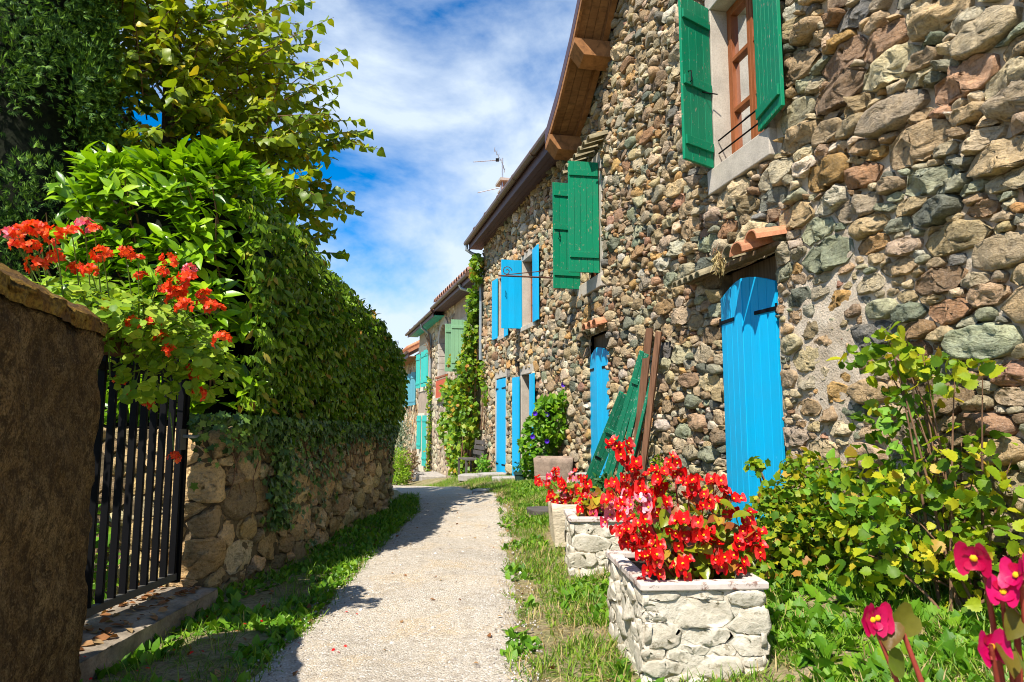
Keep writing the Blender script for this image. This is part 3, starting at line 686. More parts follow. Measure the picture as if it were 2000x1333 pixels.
def stone_window(H, fr, s0, s1, z0, z1, name='window', sill=True, wood=None, depth=0.22, curtain=True, frame_w=0.05, sill_h=0.2, fill=None):
    """plastered reveal, sill, casement frame with panes"""
    root = bpy.data.objects.new(name, None); root.empty_display_size = 0.1; _reg(root, H, Vector(fr((s0 + s1) / 2, 0, z0)))
    MB().fbox(fr, s0 - 0.1, s0, -depth, 0.018, z0, z1).build('jamb', M['plaster'], root, bevel=0.008)
    MB().fbox(fr, s1, s1 + 0.1, -depth, 0.018, z0, z1).build('jamb', M['plaster'], root, bevel=0.008)
    MB().fbox(fr, s0 - 0.1, s1 + 0.1, -depth, 0.022, z1, z1 + 0.16).build('lintel', M['cut_stone'], root, bevel=0.008)
    if sill: MB().fbox(fr, s0 - 0.12, s1 + 0.11, -depth, 0.05, z0 - sill_h, z0).build('sill', M['cut_stone'], root, bevel=0.01)
    m = MB(); f = frame_w; d0, d1 = -depth + 0.005, -depth + 0.06; mid = (s0 + s1) / 2
    if fill is None:
        wm = wood or M['casement']
        m.fbox(fr, s0 + 0.002, s0 + f, d0, d1, z0 + 0.002, z1 - 0.002).fbox(fr, s1 - f, s1 - 0.002, d0, d1, z0 + 0.002, z1 - 0.002).fbox(fr, s0 + f, s1 - f, d0, d1, z0 + 0.002, z0 + f).fbox(fr, s0 + f, s1 - f, d0, d1, z1 - f, z1 - 0.002)
        m.build('frame', wm, root, bevel=0.004)
        for a, b in ((s0 + f, mid - 0.003), (mid + 0.003, s1 - f)):
            c = MB(); g = 0.045
            c.fbox(fr, a, a + g, d0 + 0.01, d1 + 0.012, z0 + f, z1 - f).fbox(fr, b - g, b, d0 + 0.01, d1 + 0.012, z0 + f, z1 - f)
            zs = np.linspace(z0 + f, z1 - f, 4)
            for q, zz in enumerate(zs):
                e = 0.022; z_a = zz if q == 0 else zz - e; z_b = zz if q == 3 else zz + e
                if q == 0: z_b = zz + 0.05
                if q == 3: z_a = zz - 0.05
                c.fbox(fr, a + g, b - g, d0 + 0.012, d1 + 0.01, z_a, z_b)
            c.build('casement', wm, root, bevel=0.004)
            for q in range(3):
                MB().fbox(fr, a + g, b - g, d0 + 0.02, d0 + 0.026, zs[q] + 0.02, zs[q + 1] - 0.02).build('pane', M['glass'], root)
        if curtain:
            V = []; n = 40
            for k in range(n + 1):
                s = s0 + (s1 - s0) * k / n; o = -depth - 0.05 + 0.018 * math.sin(k * 1.3)
                V += [fr(s, o, z0), fr(s, o, z1)]
            mk('curtain', V, [(2 * k, 2 * k + 2, 2 * k + 3, 2 * k + 1) for k in range(n)], M['curtain'], root, smooth=True)
    MB().fbox(fr, s0 - 0.1, s1 + 0.1, -depth - 0.11, -depth - 0.09, z0 - 0.1, z1 + 0.1).build('room_shade', M['dark'], root)
    return root
# upper window, open green shutters
win = stone_window(H1, W1, 3.65, 4.5, 3.65, 5.3, sill_h=0.24)
for zz in (3.80, 3.93): MB().tube([W1(3.67, -0.02, zz), W1(4.49, -0.02, zz)], 0.008, 6).build('guard_bar', M['iron'], win)
leaf_boards(H1, 'shutter', W1.hinge(4.53, 0.03, 115), 0.43, 3.66, 5.32, 4, M['green'], (3.85, 4.45, 5.12), side=1, handle=True)
leaf_boards(H1, 'shutter', W1.hinge(3.66, 0.05, 169), 0.50, 3.66, 5.32, 6, M['green'], (3.80, 5.05), side=-1)
MB().tube([W1(4.40, 0.02, 4.36), W1(4.46, 0.16, 4.40), W1(4.5, 0.30, 4.44)], 0.006, 6).build('shutter_stay', M['iron'], H1)
# second green shuttered window
win = stone_window(H1, W1, 8.0, 8.95, 3.35, 5.05, sill_h=0.2)
leaf_boards(H1, 'shutter', W1.hinge(8.0, 0.03, 88), 0.46, 3.36, 5.04, 5, M['green'], (3.62, 4.86), side=1)
leaf_boards(H1, 'shutter', W1.hinge(8.97, 0.03, 93), 0.45, 3.30, 5.04, 4, M['green'], (3.55, 4.3, 4.86), side=1, handle=True)
for k in range(7):
    m = MB(); canal_tile(m, W1, 7.62 + k * 0.235, -0.05, 0.30, 5.33 + 0.01 * (k % 2), 5.20 + 0.01 * (k % 3), 0.085); m.build('awning_tile', M['tile_old'], H1, smooth=False)
# tall blue door
MB().fbox(W1, 3.55, 4.55, -0.30, -0.12, 2.30, 2.62).build('lintel', M['lintel'], H1)
MB().fbox(W1, 3.55, 4.55, -0.34, -0.16, 0.1, 2.30).build('door_backing', M['dark'], H1)
MB().fbox(W1, 3.56, 4.54, -0.16, 0.06, 0.12, 0.28).build('threshold', M['cut_stone'], H1, bevel=0.01)
for a, b in ((3.52, 3.602), (4.498, 4.58)): MB().fbox(W1, a, b, -0.3, -0.02, 0.15, 2.6).build('jamb', M['mortar_dark'], H1)
fl = W1.hinge(4.495, 0.0, 180 - 5); fr_ = W1.hinge(3.605, -0.005, 5)
tp = lambda s: 2.36 + 0.11 * math.sin(min(s / 0.46, 1) * math.pi / 2)
leaf_boards(H1, 'door_leaf', fl, 0.448, 0.29, 2.4, 4, M['blue'], side=-1, top=tp, hinge_z=(0.52, 2.13))
leaf_boards(H1, 'door_leaf', fr_, 0.448, 0.29, 2.4, 4, M['blue'], side=1, top=tp, hinge_z=(0.52, 2.13))
for k in range(5):
    m = MB(); canal_tile(m, W1, 4.98 - k * 0.125, -0.04, 0.26, 2.655 + 0.004 * k, 2.56, 0.062); m.build('canopy_tile', M['tile_old'], H1)
m = MB(); canal_tile(m, W1, 3.62, -0.03, 0.34, 2.69, 2.57, 0.105, 0.09); m.build('canopy_tile', M['tile'], H1)
m = MB(); canal_tile(m, W1, 3.46, -0.03, 0.30, 2.71, 2.64, 0.095, 0.08); m.build('canopy_tile', M['tile'], H1)
m = MB(); canal_tile(m, W1, 3.83, -0.03, 0.30, 2.70, 2.61, 0.095, 0.08); m.build('canopy_tile', M['tile_old'], H1)
m = MB(); canal_tile(m, W1, 4.05, -0.03, 0.17, 2.69, 2.63, 0.085, 0.08); m.build('canopy_tile', M['tile_old'], H1)
MB().fbox(W1, 3.42, 5.06, 0.0, 0.10, 2.605, 2.64).build('canopy_lath', M['lintel'], H1)
# narrow blue door further along
MB().fbox(W1, 7.75, 8.75, -0.34, -0.12, 0.1, 2.5).build('door_backing', M['lintel'], H1)
MB().fbox(W1, 7.76, 8.74, -0.12, 0.05, 0.1, 0.24).build('threshold', M['cut_stone'], H1, bevel=0.01)
tp2 = lambda s: 2.16 + 0.13 * math.sin(min(s / 0.48, 1) * math.pi / 2)
leaf_boards(H1, 'door_leaf', W1.hinge(8.72, -0.05, 180 - 5), 0.47, 0.25, 2.2, 3, M['blue'], side=-1, top=tp2, hinge_z=(0.5, 1.98))
leaf_boards(H1, 'door_leaf', W1.hinge(7.78, -0.055, 5), 0.47, 0.25, 2.2, 3, M['blue'], side=1, top=tp2, hinge_z=(0.5, 1.98))
for k, (a, mt) in enumerate(((7.72, 'tile'), (7.95, 'tile'), (8.2, 'tile'), (8.5, 'tile_old'), (8.74, 'tile_old'))):
    m = MB(); canal_tile(m, W1, a, -0.03, 0.22, 2.60, 2.54, 0.10); m.build('canopy_tile', M[mt], H1)
# iron sign bracket by the house corner
m = MB(); m.tube([W1(9.2, 0.0, 3.52), W1(9.2, 1.32, 3.52)], 0.014, 6); m.tube([W1(9.2, 0.0, 3.86), W1(9.2, 0.62, 3.62), W1(9.2, 1.2, 3.54)], 0.008, 6)
m.tube([W1(9.2, 1.18 - 0.02 * k * 0.0 - (0.085 - 0.0042 * k) * math.cos(k * 0.55), 3.60 + (0.085 - 0.0042 * k) * math.sin(k * 0.55)) for k in range(17)], 0.007, 6)
m.build('sign_bracket', M['rust'], H1)
# gable roof with overhanging verge
roof = MB(); up = 0.2
for (s0, z0), (s1, z1) in zip(RAKE[:-1], RAKE[1:]):
    roof.hexa([W1(s0, -5, z0), W1(s0, 0.55, z0), W1(s1, 0.55, z1), W1(s1, -5, z1), W1(s0, -5, z0 + up), W1(s0, 0.55, z0 + up), W1(s1, 0.55, z1 + up), W1(s1, -5, z1 + up)])
roof = roof.build('roof', M['fascia'], H1)
for k in range(4):
    m = MB(); o0 = 0.03 + k * 0.118
    for (s0, z0), (s1, z1) in zip(RAKE[1:-1], RAKE[2:]):
        m.hexa([W1(s0, o0, z0 - 0.03), W1(s0, o0 + 0.112, z0 - 0.03), W1(s1, o0 + 0.112, z1 - 0.03), W1(s1, o0, z1 - 0.03), W1(s0, o0, z0 - 0.005), W1(s0, o0 + 0.112, z0 - 0.005), W1(s1, o0 + 0.112, z1 - 0.005), W1(s1, o0, z1 - 0.005)])
    m.build('soffit_board', M['soffit'], roof)
for nm, o0, o1, dz0, dz1, mt in (('barge_board', 0.505, 0.545, -0.10, -0.004, 'beam'), ('wall_rafter', 0.05, 0.13, -0.14, -0.032, 'beam')):
    m = MB()
    for (s0, z0), (s1, z1) in zip(RAKE[1:-1], RAKE[2:]):
        m.hexa([W1(s0, o0, z0 + dz0), W1(s0, o1, z0 + dz0), W1(s1, o1, z1 + dz0), W1(s1, o0, z1 + dz0), W1(s0, o0, z0 + dz1), W1(s0, o1, z0 + dz1), W1(s1, o1, z1 + dz1), W1(s1, o0, z1 + dz1)])
    m.build(nm, M[mt], roof)
for s in (5.9, 7.5, 8.92):
    z = rake_z(s) - 0.12; sl = 0.04
    MB().add([W1(s - 0.13, -0.2, z - 0.24 + sl), W1(s + 0.13, -0.2, z - 0.24 - sl), W1(s + 0.13, 0.42, z - 0.24 - sl), W1(s - 0.13, 0.42, z - 0.24 + sl),
              W1(s - 0.13, -0.2, z + sl), W1(s + 0.13, -0.2, z - sl), W1(s + 0.13, 0.56, z - sl), W1(s - 0.13, 0.56, z + sl),
              W1(s - 0.13, 0.56, z - 0.07 + sl), W1(s + 0.13, 0.56, z - 0.07 - sl)],
             [(0, 1, 2, 3), (7, 6, 5, 4), (0, 4, 5, 1), (3, 2, 9, 8), (8, 9, 6, 7), (0, 3, 8, 7, 4), (1, 5, 6, 9, 2)]).build('purlin_end', M['beam'], roof, bevel=0.006)

# ------------------------------------------------------------------ house with the blue shutters
H2 = thing('stone_house', W2(3.7, -2, 0), 'second stone house with bright blue shutters and dark gutter beside the gable house', 'house')
mapW2 = frame_map(W2)
OP2 = [(2.6, 3.5, 3.15, 4.55), (4.9, 5.6, 3.2, 4.6), (4.95, 5.9, -0.1, 2.2), (2.85, 3.6, 0.0, 2.15)]
wall2 = sheet(H2, 'wall', mapW2, -0.3, 7.5, -0.7, 6.2, 0.05, OP2, M['mortar'], 0.016, lift=lambda a, b: -0.022)
MB().fbox(W2, -0.3, 7.5, -0.7, -0.34, -0.8, 6.0).fbox(W2, 7.45, 7.5, -0.34, -0.02, -0.8, 6.0).build('inner_wall', M['dark'], H2)
S, R_ = pack(-0.25, 7.5, -0.6, 6.1, lambda a, b: 0.050, 2.2, [(1.9, 10), (1.5, 30), (1.15, 110), (0.85, 260), (0.58, 330)], 8,
             ok=lambda a, b: not any(p0 < a < p1 and q0 < b < q1 for p0, p1, q0, q1 in OP2))
cl = cells(S, R_, 2.2, [(p0 - 0.1, p1 + 0.1, q0, q1 + 0.1) for p0, p1, q0, q1 in OP2], (-0.3, 7.5, -0.65, 6.15))
lay(wall2, cl, mapW2, PAL, 300, hf=lambda a, b: 0.055, gapf=lambda a, b: 0.007, Mn=11)
print('house2 stones', len(cl))
stone_window(H2, W2, 2.6, 3.5, 3.15, 4.55, sill_h=0.1, wood=M['casement'])
stone_window(H2, W2, 4.9, 5.6, 3.2, 4.6, sill_h=0.1)
leaf_boards(H2, 'shutter', W2.hinge(3.53, 0.03, 88), 0.44, 3.12, 4.58, 3, M['blue'], side=1, handle=True)
leaf_boards(H2, 'shutter', W2.hinge(2.57, 0.06, 177), 0.44, 3.12, 4.58, 3, M['blue'], side=-1)
leaf_boards(H2, 'shutter', W2.hinge(5.63, 0.06, 4), 0.40, 3.16, 4.62, 3, M['blue'], side=1)
leaf_boards(H2, 'shutter', W2.hinge(4.87, 0.07, 177), 0.36, 3.10, 4.60, 3, M['blue'], side=-1)
for a, b, z0, z1 in ((4.95, 5.9, -0.1, 2.2), (2.85, 3.6, 0.0, 2.15)):
    dr = bpy.data.objects.new('doorway', None); dr.empty_display_size = 0.1; _reg(dr, H2, Vector(W2(a, 0, z0)))
    MB().fbox(W2, a - 0.12, a, -0.25, 0.02, z0, z1).build('jamb', M['plaster'], dr, bevel=0.01)
    MB().fbox(W2, b, b + 0.12, -0.25, 0.02, z0, z1).build('jamb', M['plaster'], dr, bevel=0.01)
    MB().fbox(W2, a - 0.12, b + 0.12, -0.25, 0.024, z1, z1 + 0.18).build('lintel', M['cut_stone'], dr, bevel=0.01)
    MB().fbox(W2, a, b, -0.32, -0.24, z0, z1).build('door_panel', M['lintel'] if a < 4 else M['dark'], dr)
    MB().fbox(W2, a + 0.002, b - 0.002, -0.24, 0.25, z0 - 0.15, z0 + 0.02).build('threshold', M['slab'], dr, bevel=0.01)
leaf_boards(H2, 'door_leaf', W2.hinge(4.97, 0.0, 4), 0.46, -0.05, 2.17, 2, M['blue'], side=1, hinge_z=(0.2, 1.95))
leaf_boards(H2, 'door_leaf', W2.hinge(5.88, 0.0, 180 - 4), 0.46, -0.05, 2.17, 2, M['blue'], side=-1, hinge_z=(0.2, 1.95))
leaf_boards(H2, 'door_leaf', W2.hinge(3.63, 0.06, 5), 0.40, 0.05, 2.12, 2, M['blue'], side=1)
leaf_boards(H2, 'door_leaf', W2.hinge(2.82, 0.06, 176), 0.40, 0.05, 2.12, 2, M['blue'], side=-1)
MB().fbox(W2, 3.55, 3.75, 0.03, 0.12, 2.34, 2.40).add([W2(3.6, 0.03, 2.40), W2(3.72, 0.03, 2.40), W2(3.72, 0.16, 2.47), W2(3.6, 0.16, 2.47)], [(0, 1, 2, 3)]).build('door_lamp', M['iron'], H2)
def eave_roof(H, fr, s0, s1, z, over, pitch=0.5, depth=4.0, mat_under=None, gut=0.07, seg=1.2, fh=0.22, end=True):
    r = MB(); z2 = z + (depth + over) * pitch
    r.hexa([fr(s0, over, z), fr(s1, over, z), fr(s1, -depth, z2), fr(s0, -depth, z2), fr(s0, over, z + 0.14), fr(s1, over, z + 0.14), fr(s1, -depth, z2 + 0.14), fr(s0, -depth, z2 + 0.14)])
    r = r.build('roof', M['tile'], H)
    MB().fbox(fr, s0, s1, over + 0.002, over + 0.03, z - fh, z + 0.06).build('fascia', M['fascia'], r)
    nb = 3
    for k in range(nb):
        a = 0.01 + k * (over - 0.02) / nb
        MB().fbox(fr, s0, s1, a, a + (over - 0.02) / nb - 0.006, z - fh + 0.03, z - fh + 0.05).build('soffit_board', mat_under or M['fascia'], r)
    m = MB(); pts = np.arange(s0, s1 + 0.01, (s1 - s0) / max(1, round((s1 - s0) / seg)))
    m.tube([fr(s0 - 0.02, over + 0.03 + gut, z + 0.02), fr(s1 + 0.04, over + 0.03 + gut, z - 0.03)], gut, 12)
    m.build('gutter', M['gutter'], r, smooth=False)
    for q in pts[1:-1]: MB().tube([fr(q - 0.02, over + 0.03 + gut, z), fr(q + 0.02, over + 0.03 + gut, z)], gut + 0.008, 12).build('gutter_bracket', M['gutter'], r)
    return r
r2 = eave_roof(H2, W2, -0.05, 7.7, 6.02, 0.34, 0.55, 4.5)
MB().tube([W2(7.66, 0.44, 5.98), W2(7.66, 0.44, 5.80), W2(7.62, 0.30, 5.70), W2(7.52, 0.10, 5.62), W2(7.5, 0.07, 5.4), W2(7.5, 0.07, 2.8)], 0.045, 8).build('downpipe', M['zinc'], H2)
c0 = W2(7.75, -0.75, 0)
def box_at(m, c, sx, sy, z0, z1, rz=0.25, mi=0):
    ca, sa = math.cos(rz), math.sin(rz)
    P = [(c[0] + x * ca - y * sa, c[1] + x * sa + y * ca) for x, y in ((-sx / 2, -sy / 2), (sx / 2, -sy / 2), (sx / 2, sy / 2), (-sx / 2, sy / 2))]
    return m.hexa([(x, y, z0) for x, y in P] + [(x, y, z1) for x, y in P], mi)
ch = box_at(MB(), c0, 0.42, 0.42, 6.3, 7.55).build('chimney', M['brick'], r2)
box_at(MB(), c0, 0.5, 0.5, 7.55, 7.60).build('chimney_band', M['cap'], ch)
m = MB()
for dx, dy in ((-0.17, -0.17), (0.17, -0.17), (0.17, 0.17), (-0.17, 0.17)): box_at(m, (c0[0] + dx, c0[1] + dy), 0.08, 0.08, 7.60, 7.78)
m.build('chimney_leg', M['brick'], ch)
box_at(MB(), c0, 0.60, 0.60, 7.78, 7.85).build('chimney_cap', M['cap'], ch)
# aerials on the chimney
def aerial(name, base, top, boom, n, el, label, dish=False):
    A = thing(name, base, label, 'antenna')
    MB().tube([base, top], 0.02, 8).build('mast', M['alu'], A)
    p0 = Vector(top) + Vector((0, 0, -0.05)); p1 = p0 + Vector(boom)
    MB().tube([p0, p1], 0.012, 6).build('boom', M['alu'], A)
    side = Vector(boom).cross(Vector((0, 0, 1))).normalized(); sl = (side + Vector((0.2, 0, 0.45))).normalized()
    for k in range(n):
        c = p0.lerp(p1, 0.16 + 0.84 * k / (n - 1)); MB().tube([c - sl * el, c + sl * el], 0.006, 5).build('element', M['gate_rail'], A)
    if dish:
        c = p0.lerp(p1, 0.06)
        for sg in (-1, 1):
            for q in range(3):
                d = Vector((0.10, 0, sg)).normalized(); e = c + d * (0.12 + 0.09 * q) + Vector((-0.20 * (q + 1) / 3, 0, 0)) * (1 if sg > 0 else -0.4)
                MB().tube([e - side * 0.16, e + side * 0.16], 0.007, 5).build('reflector_bar', M['alu'], A)
            MB().tube([c, e], 0.009, 5).build('reflector_arm', M['alu'], A)
        MB().fbox(Frame((c.x, c.y), d=(1, 0)), -0.14, -0.05, -0.03, 0.03, c.z - 0.04, c.z + 0.04).build('junction_box', M['iron'], A)
    return A
cx, cy = c0[0] - 0.16, c0[1] - 0.22
aerial('tv_antenna', (cx, cy, 7.3), (cx, cy, 8.45), (-0.80, -0.05, -0.08), 11, 0.10, 'tall television aerial with long comb boom above the chimney', True)
aerial('tv_antenna', (cx - 0.04, cy - 0.1, 7.1), (cx - 0.04, cy - 0.1, 7.62), (-0.62, -0.05, -0.16), 5, 0.16, 'low television aerial with few rods beside the chimney foot')

# ------------------------------------------------------------------ plastered house with the arch
H3 = thing('plastered_house', W3(5, -2, -1.0), 'plaster and stone house with arched balcony and teal shutters past the vine', 'house')
mapW3 = frame_map(W3)
OP3 = [(1.5, 2.5, 2.8, 4.2), (4.5, 6.0, 2.75, 4.0), (8.6, 9.2, -0.55, 1.4), (10.0, 10.4, 0.0, 1.4)]
arc = [(4.5 + 0.75 + 0.75 * math.cos(t), 4.0 + 0.6 * math.sin(t)) for t in np.linspace(0, math.pi, 13)]
OPA = OP3 + [(min(a, 10.5 - a), max(a, 10.5 - a), 4.0, b) for a, b in arc[1:6]]
wall3 = sheet(H3, 'wall', mapW3, -0.7, 11.0, -1.8, 5.2, 0.1, OPA, M['plaster_brown'], 0.004)
MB().fbox(W3, -0.7, 11.0, -1.3, -0.9, -1.9, 5.0).fbox(W3, 10.95, 11.0, -0.9, -0.01, -1.9, 5.0).build('inner_wall', M['dark'], H3)
MB().fbox(W3, 7.75, 11.0, 0.012, 0.03, 2.4, 4.35).fbox(W3, 7.75, 8.58, 0.012, 0.03, -0.9, 1.5).fbox(W3, 9.22, 11.0, 0.012, 0.03, -0.9, 1.5).build('render_panel', M['plaster_cream'], H3)
S, R_ = pack(3.3, 7.5, -1.7, 5.1, lambda a, b: 0.085, 1.9, [(1.5, 30), (1.1, 80), (0.8, 120)], 21, ok=lambda a, b: not (4.35 < a < 6.15 and 2.0 < b < 4.75))
cl = cells(S, R_, 1.9, [(4.35, 6.15, 2.0, 4.75)], (3.3, 7.5, -1.75, 5.1))
lay(wall3, cl, mapW3, PAL_PALE, 200, hf=lambda a, b: 0.05, gapf=lambda a, b: 0.01, Mn=9)
# arch ring, loggia lining and parapet
ring = []
for k, t in enumerate(np.linspace(0, math.pi, 12)[:-1]):
    t2 = t + math.pi / 11
    poly = [(5.25 + ra * math.cos(q), 4.0 + rb * math.sin(q)) for q, ra, rb in ((t, 0.74, 0.59), (t, 1.0, 0.86), (t2, 1.0, 0.86), (t2, 0.74, 0.59))]
    MB().prism(poly, W3, -0.35, 0.045).build('arch_stone', M['cut_stone'], H3)
for a, b in ((4.25, 4.51), (5.99, 6.25)):
    for q in range(5):
        MB().fbox(W3, a, b, -0.35, 0.04 + 0.008 * (q % 2), 2.78 + q * 0.245, 2.78 + (q + 1) * 0.245 - 0.012).build('jamb_stone', M['cut_stone'], H3, bevel=0.01)
MB().fbox(W3, 4.3, 6.2, -0.85, -0.8, 2.6, 4.8).build('loggia_wall', M['board'], H3)
bal = MB().fbox(W3, 4.3, 6.25, 0.06, 0.10, 2.0, 2.62).build('balcony_panel', M['red_paint'], H3)
MB().fbox(W3, 4.25, 6.3, 0.05, 0.13, 2.70, 2.76).build('balcony_rail', M['casement'], bal)
MB().fbox(W3, 4.25, 6.3, 0.03, 0.14, 1.92, 2.0).build('balcony_base', M['cut_stone'], bal)
stone_window(H3, W3, 1.5, 2.5, 2.8, 4.2, sill_h=0.1)
leaf_boards(H3, 'shutter', W3.hinge(1.5, 0.03, 88), 0.46, 2.72, 4.22, 4, M['pale_green'], (2.95, 4.0), side=1)
leaf_boards(H3, 'shutter', W3.hinge(2.52, 0.03, 96), 0.46, 2.72, 4.22, 4, M['pale_green'], (2.95, 4.0), side=1)
for s, z0, z1, a in ((8.30, 2.55, 4.0, 14), (9.05, 2.55, 4.0, 12), (10.35, 2.55, 4.0, 13)):
    leaf_boards(H3, 'shutter', W3.hinge(s, 0.06, a), 0.42, z0, z1, 3, M['teal'], (z0 + 0.2, z1 - 0.2), side=1)
leaf_boards(H3, 'door_leaf', W3.hinge(8.62, 0.03, 9), 0.52, -0.6, 1.4, 3, M['teal'], (-0.3, 1.2), side=1)
leaf_boards(H3, 'door_leaf', W3.hinge(9.9, 0.06, 12), 0.44, 0.02, 1.4, 3, M['teal'], (0.2, 1.2), side=1)
MB().fbox(W3, 8.6, 9.2, -0.2, -0.1, -0.7, 1.4).build('door_backing', M['dark'], H3)
r3 = eave_roof(H3, W3, -0.7, 4.9, 5.12, 0.42, 0.5, 4.0, gut=0.06, fh=0.16)
r3b = eave_roof(H3, W3, 4.95, 11.5, 4.98, 0.42, 0.5, 4.0, mat_under=M['teal'], gut=0.06, fh=0.16)
m = MB()
for k in range(16):
    canal_tile(m, W3, -0.6 + k * 0.34, -1.2, 0.5, 6.06, 5.24, 0.12)
m.build('eave_tiles', M['brick'], r3); 
MB().tube([W3(7.62, 0.46, 4.95), W3(7.62, 0.42, 4.75), W3(7.6, 0.1, 4.5), W3(7.6, 0.08, 4.2), W3(7.6, 0.08, -0.9)], 0.05, 8).build('downpipe', M['zinc'], H3)
MB().tube([W3(0.3, 0.5, 5.05), W3(0.3, 0.45, 4.95), W3(0.1, 0.25, 4.85), W3(-0.2, 0.1, 4.7), W3(-0.3, 0.08, 3.0)], 0.05, 8).build('downpipe', M['zinc'], H3)
for k, (a, b, o, z0, z1) in enumerate(((8.3, 9.5, 0.55, -1.9, -0.9), (8.2, 9.5, 0.95, -1.9, -1.12))):
    MB().fbox(W3, a, b, 0.02 + 0.53 * k, o, z0, z1).build('step', M['slab'], H3, bevel=0.02)
MB().fbox(W3, 4.2, 6.2, 0.05, 0.9, -1.7, -0.62).build('step', M['slab'], H3, bevel=0.03)

# ------------------------------------------------------------------ last house down the lane
H4 = thing('far_house', W4(2.5, -1.5, -1.6), 'small farthest house with red tiled roof and dull blue shutters', 'house')
wall4 = sheet(H4, 'wall', frame_map(W4), 0.0, 6.0, -2.4, 4.3, 0.1, [], M['mortar'], 0.01)
MB().fbox(W4, 0.0, 6.0, -3.0, -0.2, -2.5, 4.2).build('inner_wall', M['mortar'], H4)
S, R_ = pack(0.0, 6.0, -2.2, 4.2, lambda a, b: 0.11, 1.4, [(1.3, 40), (0.9, 80)], 4); cl = cells(S, R_, 1.4, [], (0, 6, -2.3, 4.25))
lay(wall4, cl, frame_map(W4), PAL, 60, hf=lambda a, b: 0.04, Mn=9)
for s in (0.9, 2.1, 3.2, 4.3):
    leaf_boards(H4, 'shutter', W4.hinge(s, 0.06, 20), 0.45, 1.9, 3.45, 3, M['slate_blue'], (2.1, 3.2), side=1)
r4 = eave_roof(H4, W4, -0.3, 6.3, 4.22, 0.55, 0.55, 3.2, mat_under=M['beam'], gut=0.06, fh=0.2)
m = MB()
for k in range(20): canal_tile(m, W4, -0.2 + k * 0.33, -3.0, 0.62, 6.3, 4.42, 0.12)
m.build('roof_tiles', M['tile'], r4)
MB().tube([W4(6.2, 0.65, 4.15), W4(6.1, 0.4, 3.8), W4(6.05, 0.1, 3.6), W4(6.05, 0.1, -1.8)], 0.06, 8).build('downpipe', M['iron'], H4)
# ------------------------------------------------------------------ garden wall on the other side
_pts = np.array([(-3.75, 4.82), (-3.0, 4.80), (-2.3, 4.78), (-2.09, 4.84), (-2.02, 5.3), (-1.93, 6.4), (-1.86, 8.2), (-1.76, 9.5), (-1.78, 10.2), (-2.1, 10.85), (-2.9, 11.4), (-4.4, 11.9)])
_d = []
for p, q in zip(_pts[:-1], _pts[1:]):
    n = max(2, int(np.linalg.norm(q - p) / 0.02)); _d.append(p + (q - p) * np.linspace(0, 1, n, endpoint=False)[:, None])
_d = np.vstack(_d + [_pts[-1:]]); ker = np.hanning(15); ker /= ker.sum()
_sm = np.column_stack([np.convolve(np.pad(_d[:, k], 7, mode='edge'), ker, 'valid') for k in range(2)])
_arc = np.concatenate([[0], np.cumsum(np.linalg.norm(np.diff(_sm, axis=0), axis=1))]); GW_LEN = _arc[-1]
def gw(a, o, b):
    """place on the garden wall: a along it, o towards the lane, b height"""
    a = np.asarray(a, float); o = np.asarray(o, float); b = np.asarray(b, float)
    x, y = np.interp(a, _arc, _sm[:, 0]), np.interp(a, _arc, _sm[:, 1]); e = 0.04
    dx, dy = np.interp(a + e, _arc, _sm[:, 0]) - np.interp(a - e, _arc, _sm[:, 0]), np.interp(a + e, _arc, _sm[:, 1]) - np.interp(a - e, _arc, _sm[:, 1])
    l = np.hypot(dx, dy) + 1e-9
    return np.stack(np.broadcast_arrays(x + o * dy / l, y - o * dx / l, b), -1)
def gw_top(a): return 1.17 - 0.025 * np.clip(a - 1.6, 0, 8)
GW = thing('garden_wall', (-1.95, 7.4, 0), 'low mossy tan stone garden wall under the laurel hedge', 'wall')
gwall = sheet(GW, 'wall_face', gw, 0.0, round(GW_LEN - 0.1, 1), -0.3, 1.15, 0.05, [], M['mortar_dark'], 0.02, top=lambda a: gw_top(a))
A_ = np.arange(0, GW_LEN, 0.1); V = np.vstack([gw(A_, 0.0, gw_top(A_)), gw(A_, -0.4, gw_top(A_)), gw(A_, -0.4, 0 * A_ - 0.3)]); n = len(A_); i = np.arange(n - 1)
mk_np('wall_core', V, np.vstack([np.stack([i, i + 1, i + n + 1, i + n], 1), np.stack([i + n, i + n + 1, i + 2 * n + 1, i + 2 * n], 1)]), M['mortar_dark'], GW)
S, R_ = pack(0.05, GW_LEN - 0.1, -0.1, 1.16, lambda a, b: 0.090 if a < 2.6 else 0.072, 1.6, [(1.4, 60), (1.0, 150), (0.65, 260), (0.42, 260)], 17, ok=lambda a, b: b < gw_top(a))
cl = cells(S, R_, 1.6, [], (0.0, GW_LEN - 0.1, -0.15, 1.17))
lay(gwall, cl, gw, PAL_WALL, 300, hf=lambda a, b: 0.055, gapf=lambda a, b: 0.007, Mn=18, style='rough', rnd_k=0.08)
print('garden stones', len(cl))

